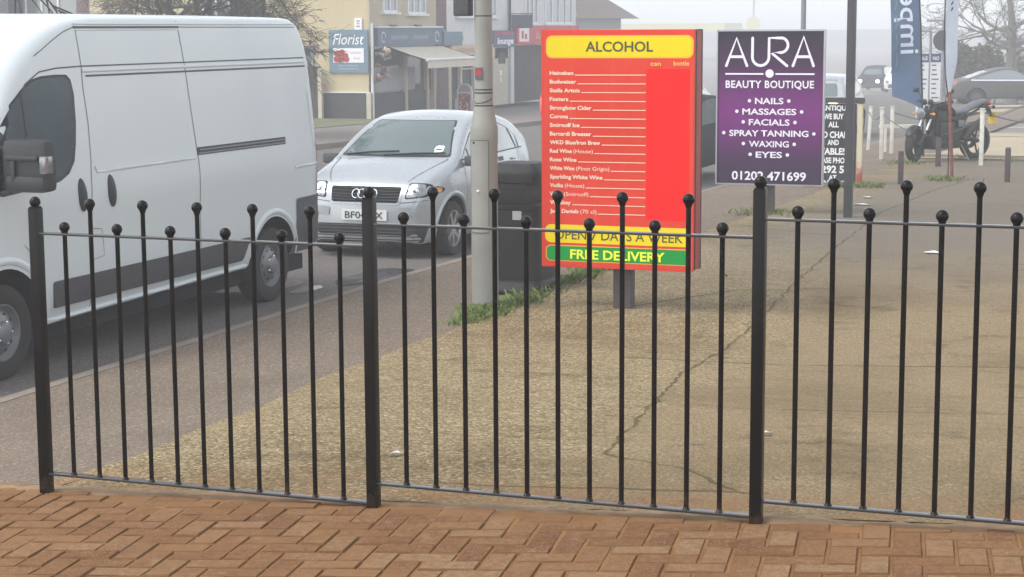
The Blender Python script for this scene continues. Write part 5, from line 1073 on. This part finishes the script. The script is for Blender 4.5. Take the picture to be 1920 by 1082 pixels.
b = MB(); b.box2((-.06, 4.75, 0), (-.0, 6.2, Lz(.78))); b.build('door', 'cream_frame', sb); b = MB(); b.use('white_ink').box2((0, 5.3, 1.1), (.02, 5.5, 1.3)); b.box2((0, 5.35, .85), (.02, 5.45, 1.05)); b.use('shop_interior').box2((0, 5.15, 1.55), (.01, 5.9, 2.0)); b.build('door_notice', None, sb)
window(sb, .95, 4.9, Lz(1.95), Lz(3.5), '', muntins=(.2, .4, .6, .8)); b = MB(); b.cyl((.08, 6.2, Lz(.9)), (.08, 6.2, Lz(4.6)), .05); b.build('downpipe', 'ink', sb, 40)
t = thing('peach_shop_sign', 'pale peach shop sign with brown lettering beside the lamp column', 'sign', (-24.95, 60.5, .70)); b = MB(); b.box2((0, 0, -.24), (.1, 4.3, .24), bev=.01); b.build('board', 'sign_peach', t); b = MB(); mpy = lambda a, c: (.104, a, c); [b.stroke([(y0, -.03), (y0 + .06, .13), (y0 + .12, -.02), (y0 + .17, .10)], .03, 0, mp=mpy) for y0 in [.6 + .26 * j for j in range(8)]]; b.stroke([(1.2, -.15), (2.6, -.15)], .03, 0, mp=mpy); b.build('lettering', 'rust_red', t, recalc=False)
t = thing('lounge_sign', 'dark navy shop sign with white word lounge right of the lamp column', 'sign', (-24.95, 64.6, 1.10)); b = MB(); b.box2((0, 0, -.28), (.12, 2.3, .34), bev=.01); b.build('board', 'sign_navy', t); b = MB(); mpy = lambda a, c: (.124, a, c); b.use('white_ink').text('lounge', .23, 1.25, -.16, mp=mpy, width=1.75, bold=.06, shear=.1); b.use('shop_red')
for k in range(6): b.poly([(.124, y_, z__) for y_, z__ in ((.3 + k * .31, .18), (.53 + k * .31, .18), (.53 + k * .31, .28), (.3 + k * .31, .28))])
b.build('lettering', None, t, recalc=False)
# third shop, red
rb = thing('red_shop_building', 'grey and white shop with a red fascia and tall bay windows in the mist', 'building', (-25, 66.75, GZ)); b = MB(); b.box2((-8, 0, Lz(.85)), (0, 8.0, Lz(4.2))); b.build('front_wall', 'wall_white', rb); b = MB(); b.box2((-8, -.0, Lz(4.2)), (.2, 8.0, Lz(4.35))); b.build('roof', 'roof_slate', rb)
b = MB(); b.box2((-2, .35, 0), (-.3, 8.0, Lz(.85))); b.build('shop_interior', 'shop_interior', rb); b = MB(); b.box2((-.1, .0, 0), (.05, .35, Lz(.9))); b.build('pilaster', 'wall_white', rb)
window(rb, 1.6, 3.1, Lz(1.7), Lz(3.6), '', muntins=(.33, .66)); window(rb, 4.0, 7.4, Lz(1.7), Lz(3.6), '', muntins=(.25, .5, .75))
t = thing('red_fascia', 'red shop fascia with a white square emblem panel, left of the red price sign', 'sign', (-24.95, 67.05, 1.22)); b = MB(); b.box2((0, 0, -.33), (.14, 7.6, .40), bev=.01); b.build('board', 'shop_red', t)
b = MB(); b.use('white_ink').box2((.14, .25, -.22), (.15, 1.35, .3)); b.use('shop_red').box2((.15, .5, -.1), (.156, .72, .2)); b.box2((.15, .85, -.12), (.156, 1.1, .08)); b.use('flower_pale'); mpy = lambda a, c: (.145, a, c); [b.stroke([(y0, -.1), (y0 + .15, .15), (y0 + .3, -.1)], .06, 0, mp=mpy) for y0 in (2.2, 2.8, 3.4, 4.4, 5.0, 5.6)]; b.build('emblem', None, t, recalc=False)
t = thing('hanging_sign', 'plain purple grey board projecting from the wall over the red fascia', 'sign', (-25, 66.65, 1.78)); b = MB(); b.box2((.12, -.03, -.25), (.98, .03, .25), bev=.01); b.build('board', 'sign_purple_grey', t); b = MB(); b.box2((0, -.02, .27), (1.0, .02, .30)); b.build('bracket', 'ink', t)
t = thing('shop_trolley', 'red and white trolley of goods standing outside the red shop', 'display stand', (-23.9, 67.4, -1.52)); b = MB()
b.use('shop_red').box2((.1, .3, .95), (.16, 2.3, 1.55)); b.box2((.1, .3, .40), (.16, 2.3, .55)); b.use('white_frame').box2((.17, .4, 1.15), (.19, 2.2, 1.3)); b.build('red_panel', None, t)
for y in (-.05, .3, 1.2, 2.2):
    b = MB(); b.box2((.2, y - .03, 0), (.26, y + .03, 2.0 if y < .5 else 1.7)); b.build('upright', 'white_frame', t)
for k in range(6): b = MB(); b.box2((.21, -.018, .5 + k * .25), (.25, .268, .54 + k * .25)); b.build('rung', 'white_frame', t)
b = MB(); b.tube([(.23, -.05, 2.0), (.23, .2, 2.12), (.23, 2.2, 2.12)], .03, 6); b.build('top_rail', 'shop_red', t)
t = thing('a_board', 'arch topped pavement board with a red patterned panel beside the lamp column', 'pavement sign', (-24.13, 59.9, -1.53)); b = MB(); P1 = [(-.29, 0), (.29, 0), (.29, .86)] + arc(0, .86, .29, 0, 180, 12)[1:]; b.prism(P1, 0, .05, 'Y'); b.build('board', 'white_frame', t, 30)
P2 = [(x * .78, .06 + z * .92) for x, z in P1]; b = MB(); b.use('wall_grey').poly([(x, -.003, z) for x, z in P2 if z > .80] ); b.use('photo_red').box2((-.225, -.006, .06), (.225, -.001, .80)); b.use('white_ink'); q = random.Random(9)
for k in range(40): cx, cz, r = q.uniform(-.19, .19), q.uniform(.1, .76), q.uniform(.015, .04); b.poly([(cx + r * math.cos(a * 1.05), -.009, cz + r * math.sin(a * 1.05)) for a in range(6)])
b.use('ink').stroke([(-.12, .3), (.14, .62)], .025, -.012); b.stroke([(-.12, .6), (.1, .35)], .025, -.012); b.build('poster', None, t, recalc=False); b = MB(); b.box2((-.37, .02, 0), (-.30, .3, .62)); b.box2((.30, .02, 0), (.37, .3, .62)); b.build('leg', 'white_frame', t)
# left neighbours glimpsed over the van roof
nb = thing('brick_house', 'grey house with a brown brick corner seen over the van roof at far left', 'house', (-35.5, 56, GZ)); b = MB(); b.box2((-14, .5, 0), (-1.75, 8, Lz(4))); b.build('wall', 'wall_grey', nb); b = MB(); b.box2((-1.75, .0, 0), (.05, 8, Lz(4.4))); b.build('brick_corner', 'brick_brown', nb)
xwindow(nb, -4.2, -1.9, Lz(2.0), Lz(3.3), y=.5, muntins=(.3, .6)); b = MB(); b.box2((-14, -.4, Lz(2.1)), (-4.3, .5, Lz(4.2))); b.build('porch_roof', 'roof_slate', nb)
dh = thing('distant_house', 'hip roofed grey house fading into the fog above the red sign', 'house', (-32.0, 95, -2.35)); b = MB(); b.box2((-14, 0, 0), (-.0, 9, 4.55)); b.build('wall', 'wall_grey', dh)
b = MB(); A_ = [b.bm.verts.new(p) for p in ((-15, -.9, 4.4), (.85, -.9, 4.4), (.85, 9.9, 4.4), (-15, 9.9, 4.4))]; B_ = [b.bm.verts.new(p) for p in ((-11, 4.5, 7.9), (-3.6, 4.5, 7.9))]
b.face(A_[::-1]); b.face((A_[0], A_[1], B_[1], B_[0])); b.face((A_[1], A_[2], B_[1])); b.face((A_[2], A_[3], B_[0], B_[1])); b.face((A_[3], A_[0], B_[0])); b.build('roof', 'roof_tile', dh); xwindow(dh, -1.35, -.45, 3.3, 4.2)
b = MB(); b.box2((.0, .1, 0), (4, 3, 3.6)); b.build('side_extension', 'wall_white', dh)
t = thing('forecourt_canopy', 'long pale yellow canopy barely visible in the fog above the red sign', 'canopy', (-93, 280, -3.4)); b = MB(); b.box2((0, 0, 4.3), (23.5, 12, 5.6)); b.build('fascia', 'yellow_fascia', t); b = MB()
for x in (2, 12, 21):
    b = MB(); b.box2((x, 6, 0), (x + .5, 6.5, 4.298)); b.build('column', 'white_frame', t)
t = thing('yellow_pole_sign', 'round yellow sign on a pole fading in the fog above the purple sign', 'sign', (-65, 280, -3.4)); b = MB(); b.lathe([(0, 0), (1.1, 0), (1.1, .3), (0, .3)], (0, 0, 5.5), 24, 'Y'); b.build('disc', 'yellow_fascia', t, 40); b = MB(); b.cyl((0, .35, 0), (0, .35, 14), .12); b.build('pole', 'pole_grey', t, 40)
# ------------------------------------------------------------ trees and plants
def branch(b, p, d, L, r, depth, q, spread, droop=0, nn=5, minr=.004):
    segs = 3; pts = [p]; rs = [r]; dd = d.normalized()
    for k in range(segs):
        dd = (dd + V((q.gauss(0, .13), q.gauss(0, .13), q.gauss(0, .10) - droop))).normalized(); pts.append(pts[-1] + dd * L / segs); rs.append(r * (1 - .45 * (k + 1) / segs))
    b.tube(pts, rs, nn if r > .02 else 3, caps=False)
    if depth <= 0: return
    n = q.choice((2, 3, 3, 4)) if depth > 1 else q.choice((3, 4, 5))
    for k in range(n):
        t = q.uniform(.35, 1.0); i = min(segs - 1, int(t * segs)); f = t * segs - i; base = pts[i].lerp(pts[i + 1], f)
        ax = V((q.gauss(0, 1), q.gauss(0, 1), q.gauss(0, 1))).normalized(); nd = (dd + ax.cross(dd).normalized() * q.uniform(.5, 1.0) * spread).normalized()
        branch(b, base, nd, L * q.uniform(.55, .85), max(minr, rs[i] * q.uniform(.45, .65)), depth - 1, q, spread, droop, nn, minr)
def tree(name, label, x, y, z, trunks, depth, seed, mat_t, mat_b, spread=.9, droop=0, minr=.006, L0=1.3):
    t = thing(name, label, 'tree', (x, y, z)); q = random.Random(seed); tb = MB(); cb = MB()
    for (dx, ht, lean, r) in trunks:
        top = V((dx + lean, 0, ht)); tb.tube([V((dx * .3, 0, -.1)), V((dx * .8 + lean * .3, 0, ht * .45)), top], [r * 1.3, r, r * .8], 10)
        for k in range(9):
            a = k * .7 + q.uniform(-.3, .3); zt = ht * q.uniform(.55, 1.0); base = V((dx * .8 + lean * (.3 + .7 * (zt / ht - .45) / .55), 0, zt))
            branch(cb, base, V((math.cos(a) * 1.0, math.sin(a) * .7, q.uniform(.15, .8))), L0 * q.uniform(.7, 1.3), r * .42, depth, q, spread, droop, 5, minr)
        branch(cb, top, V((lean * .3, 0, 1)), L0 * 1.2, r * .7, depth, q, spread * .7, droop * .3, 5, minr)
    tb.build('trunk', mat_t, t, 60); cb.build('crown', mat_b, t, recalc=False); return t
tree('bare_tree', 'bare many stemmed tree with a mesh of fine twigs behind the van roof', -23.6, 41, -1.2, [(-.85, 3.3, -.1, .13), (-.2, 3.4, .05, .10), (.10, 3.4, .15, .07), (.45, 3.6, .65, .15)], 4, 11, 'bark', 'bark', .95, .05, .007, 1.5)
tree('bare_tree', 'drooping bare shrub like tree whose twigs hang in front of the cream gable', -23.15, 42.5, -1.2, [(.0, 3.3, .1, .08), (.25, 3.4, .25, .06)], 4, 23, 'bark', 'bark', .95, .10, .006, 1.0)
tree('bare_tree', 'bare pale tree at the right edge of the picture behind the grey coupe', -7.75, 82, -1.7, [(0, 3.4, .0, .22)], 5, 5, 'twig_pale', 'twig_pale', .85, .0, .010, 2.0)
tree('bare_tree', 'bare tree added mostly out of frame to reflect in the hatchback windscreen, a few dark twigs in the top left corner', -20.6, 24.5, -1.0, [(0, 7.0, .3, .26)], 5, 41, 'bark', 'bark', .8, 0, .016, 3.0)  # largely unseen; added so its branches reflect dark in the hatchback windscreen
def bush(name, label, x, y, z, w_, d_, h, seed, n, mat, cat='bush'):
    t = thing(name, label, cat, (x, y, z)); q = random.Random(seed); b = MB(); s = MB()
    lobes = [(q.uniform(-w_ * .36, w_ * .36), q.uniform(-d_ * .3, d_ * .3), h * q.uniform(.35, .62), q.uniform(.28, .42)) for _ in range(9)]
    for k in range(n):
        lx, ly, lz, lr = q.choice(lobes); v = V((q.gauss(0, 1), q.gauss(0, 1), q.gauss(0, 1))).normalized() * (q.random() ** .4)
        p = V((lx + v.x * lr * w_ * .62, ly + v.y * lr * d_, max(.05, lz + v.z * lr * h * 1.15))); sz = q.uniform(.05, .13); a = V((q.gauss(0, 1), q.gauss(0, 1), q.gauss(0, 1))).normalized() * sz; c = a.orthogonal().normalized() * sz * .6
        b.poly([p - a, p - c, p + a, p + c])
    for k in range(26): branch(s, V((q.uniform(-w_ * .3, w_ * .3), q.uniform(-d_ * .2, d_ * .2), 0)), V((q.gauss(0, .35), q.gauss(0, .3), 1)), h * .42, .03, 2, q, .8)
    b.build('foliage', mat, t, recalc=False); s.build('stems', 'bark', t, recalc=False)
bush('hedge_bush', 'wide brown twiggy bush behind the grey coupe', -9.55, 84, -1.9, 3.4, 2.6, 2.75, 3, 9000, 'bush_leaf')
bush('hedge_bush', 'paler bush at the right edge beneath the bare pale tree', -6.8, 87, -1.9, 3.2, 2.6, 2.3, 8, 5000, 'twig_pale')
b = MB()
def ridge(u, v): x = -420 + 620 * u; y = 440 + .12 * x + 60 * v; h = 2.6 + .8 * math.sin(x * .03) + .4 * math.sin(x * .083 + 1); return (x, y, -3.6 + (h + 2.2) * math.sin(v * math.pi * .5))
b.grid(ridge, 90, 8); struct(b.build('hills', 'bush_leaf', smooth=80))
# ------------------------------------------------------------ weeds and litter
b = MB(); q = random.Random(12)
def tuft(x, y, n, h, sp):
    for _ in range(n):
        px, py = x + q.gauss(0, sp), y + q.gauss(0, sp); z = G(px, py) - .005; a = q.uniform(0, 6.28); ln = h * q.uniform(.4, 1.2); tx, ty = math.cos(a), math.sin(a); w2 = q.uniform(.004, .009); le = q.uniform(.3, 1.1) * ln
        b.poly([(px - ty * w2, py + tx * w2, z), (px + ty * w2, py - tx * w2, z), (px + tx * le * .5 + ty * w2 * .8, py + ty * le * .5 - tx * w2 * .8, z + ln * .6), (px + tx * le, py + ty * le, z + ln * .75)])
y = 12.75
while y < 18.5:
    den = 1.0 if y < 14.2 else .6 if 14.9 < y < 17.5 else .3
    tuft(xb(y) + q.gauss(0, .05) - (.03 if y > 14 else 0), y, int(q.uniform(30, 80) * den), .07 if y < 14 else .085, .065); y += .085
for (x, y_, n, s_) in ((-3.72, 29.0, 200, .16), (-4.95, 27.2, 160, .15), (-4.55, 27.1, 140, .12), (-5.05, 22.3, 200, .18), (-5.22, 13.3, 220, .09), (-5.1, 13.9, 160, .08), (-3.2, 34.4, 120, .1), (-4.9, 33.0, 120, .2), (-4.1, 34.8, 100, .1)): tuft(x, y_, n, .10, s_)
tag(b.build('weeds', 'weed', recalc=False), kind='stuff')
def scrap(x, y, w2, l2, rz, label, mat='paper'):
    b = MB(); n0 = [(-.5, -.5), (.5, -.42), (.55, .4), (.1, .55), (-.52, .45)]; zz = G(x, y) + .012
    vs_ = [b.bm.verts.new((px * l2, py * w2, .012 * math.sin(px * 7 + py * 3))) for px, py in n0]; b.face(vs_); f2 = [b.bm.verts.new((v.co.x, v.co.y, v.co.z + .004)) for v in vs_]; b.face(f2[::-1]); b.bridge(vs_, f2)
    o = b.build('litter_scrap', mat, loc=(x, y, zz)); o.rotation_euler = (.12, .05, rz); tag(o, label, 'litter', 'scraps of litter on the ground')
scrap(-2.42, 18.4, .10, .17, .35, 'white paper scrap lying on the dark patch at the right of the forecourt'); scrap(-4.07, 23.9, .08, .22, .35, 'white scrap lying near the foot of the dark pole'); scrap(-4.2, 25.1, .07, .14, .3, 'smaller white scrap just behind another scrap near the dark pole')
scrap(-3.93, 15.9, .04, .07, .2, 'small reddish scrap right of the red sign post', 'rust_red'); scrap(-3.1, 6.9, .03, .05, .5, 'small white scrap behind the left railing panel'); scrap(-1.75, 7.9, .03, .05, .7, 'small pale scrap behind the right railing panel')
# ------------------------------------------------------------ fog
b = MB(); b.box2((-320, -20, -9), (220, 520, 11)); M['x'] = None; o = b.build('haze', 'x'); n = NT('fog_air'); n.t.nodes.remove(n.b); pv = n.n('ShaderNodeVolumePrincipled'); pv.inputs['Color'].default_value = (.84, .87, .90, 1); pv.inputs['Density'].default_value = HAZE; pv.inputs['Anisotropy'].default_value = 0
n.l(pv.outputs[0], n.t.nodes['Material Output'].inputs['Volume']); o.data.materials.clear(); o.data.materials.append(n.m); tag(o, kind='stuff')
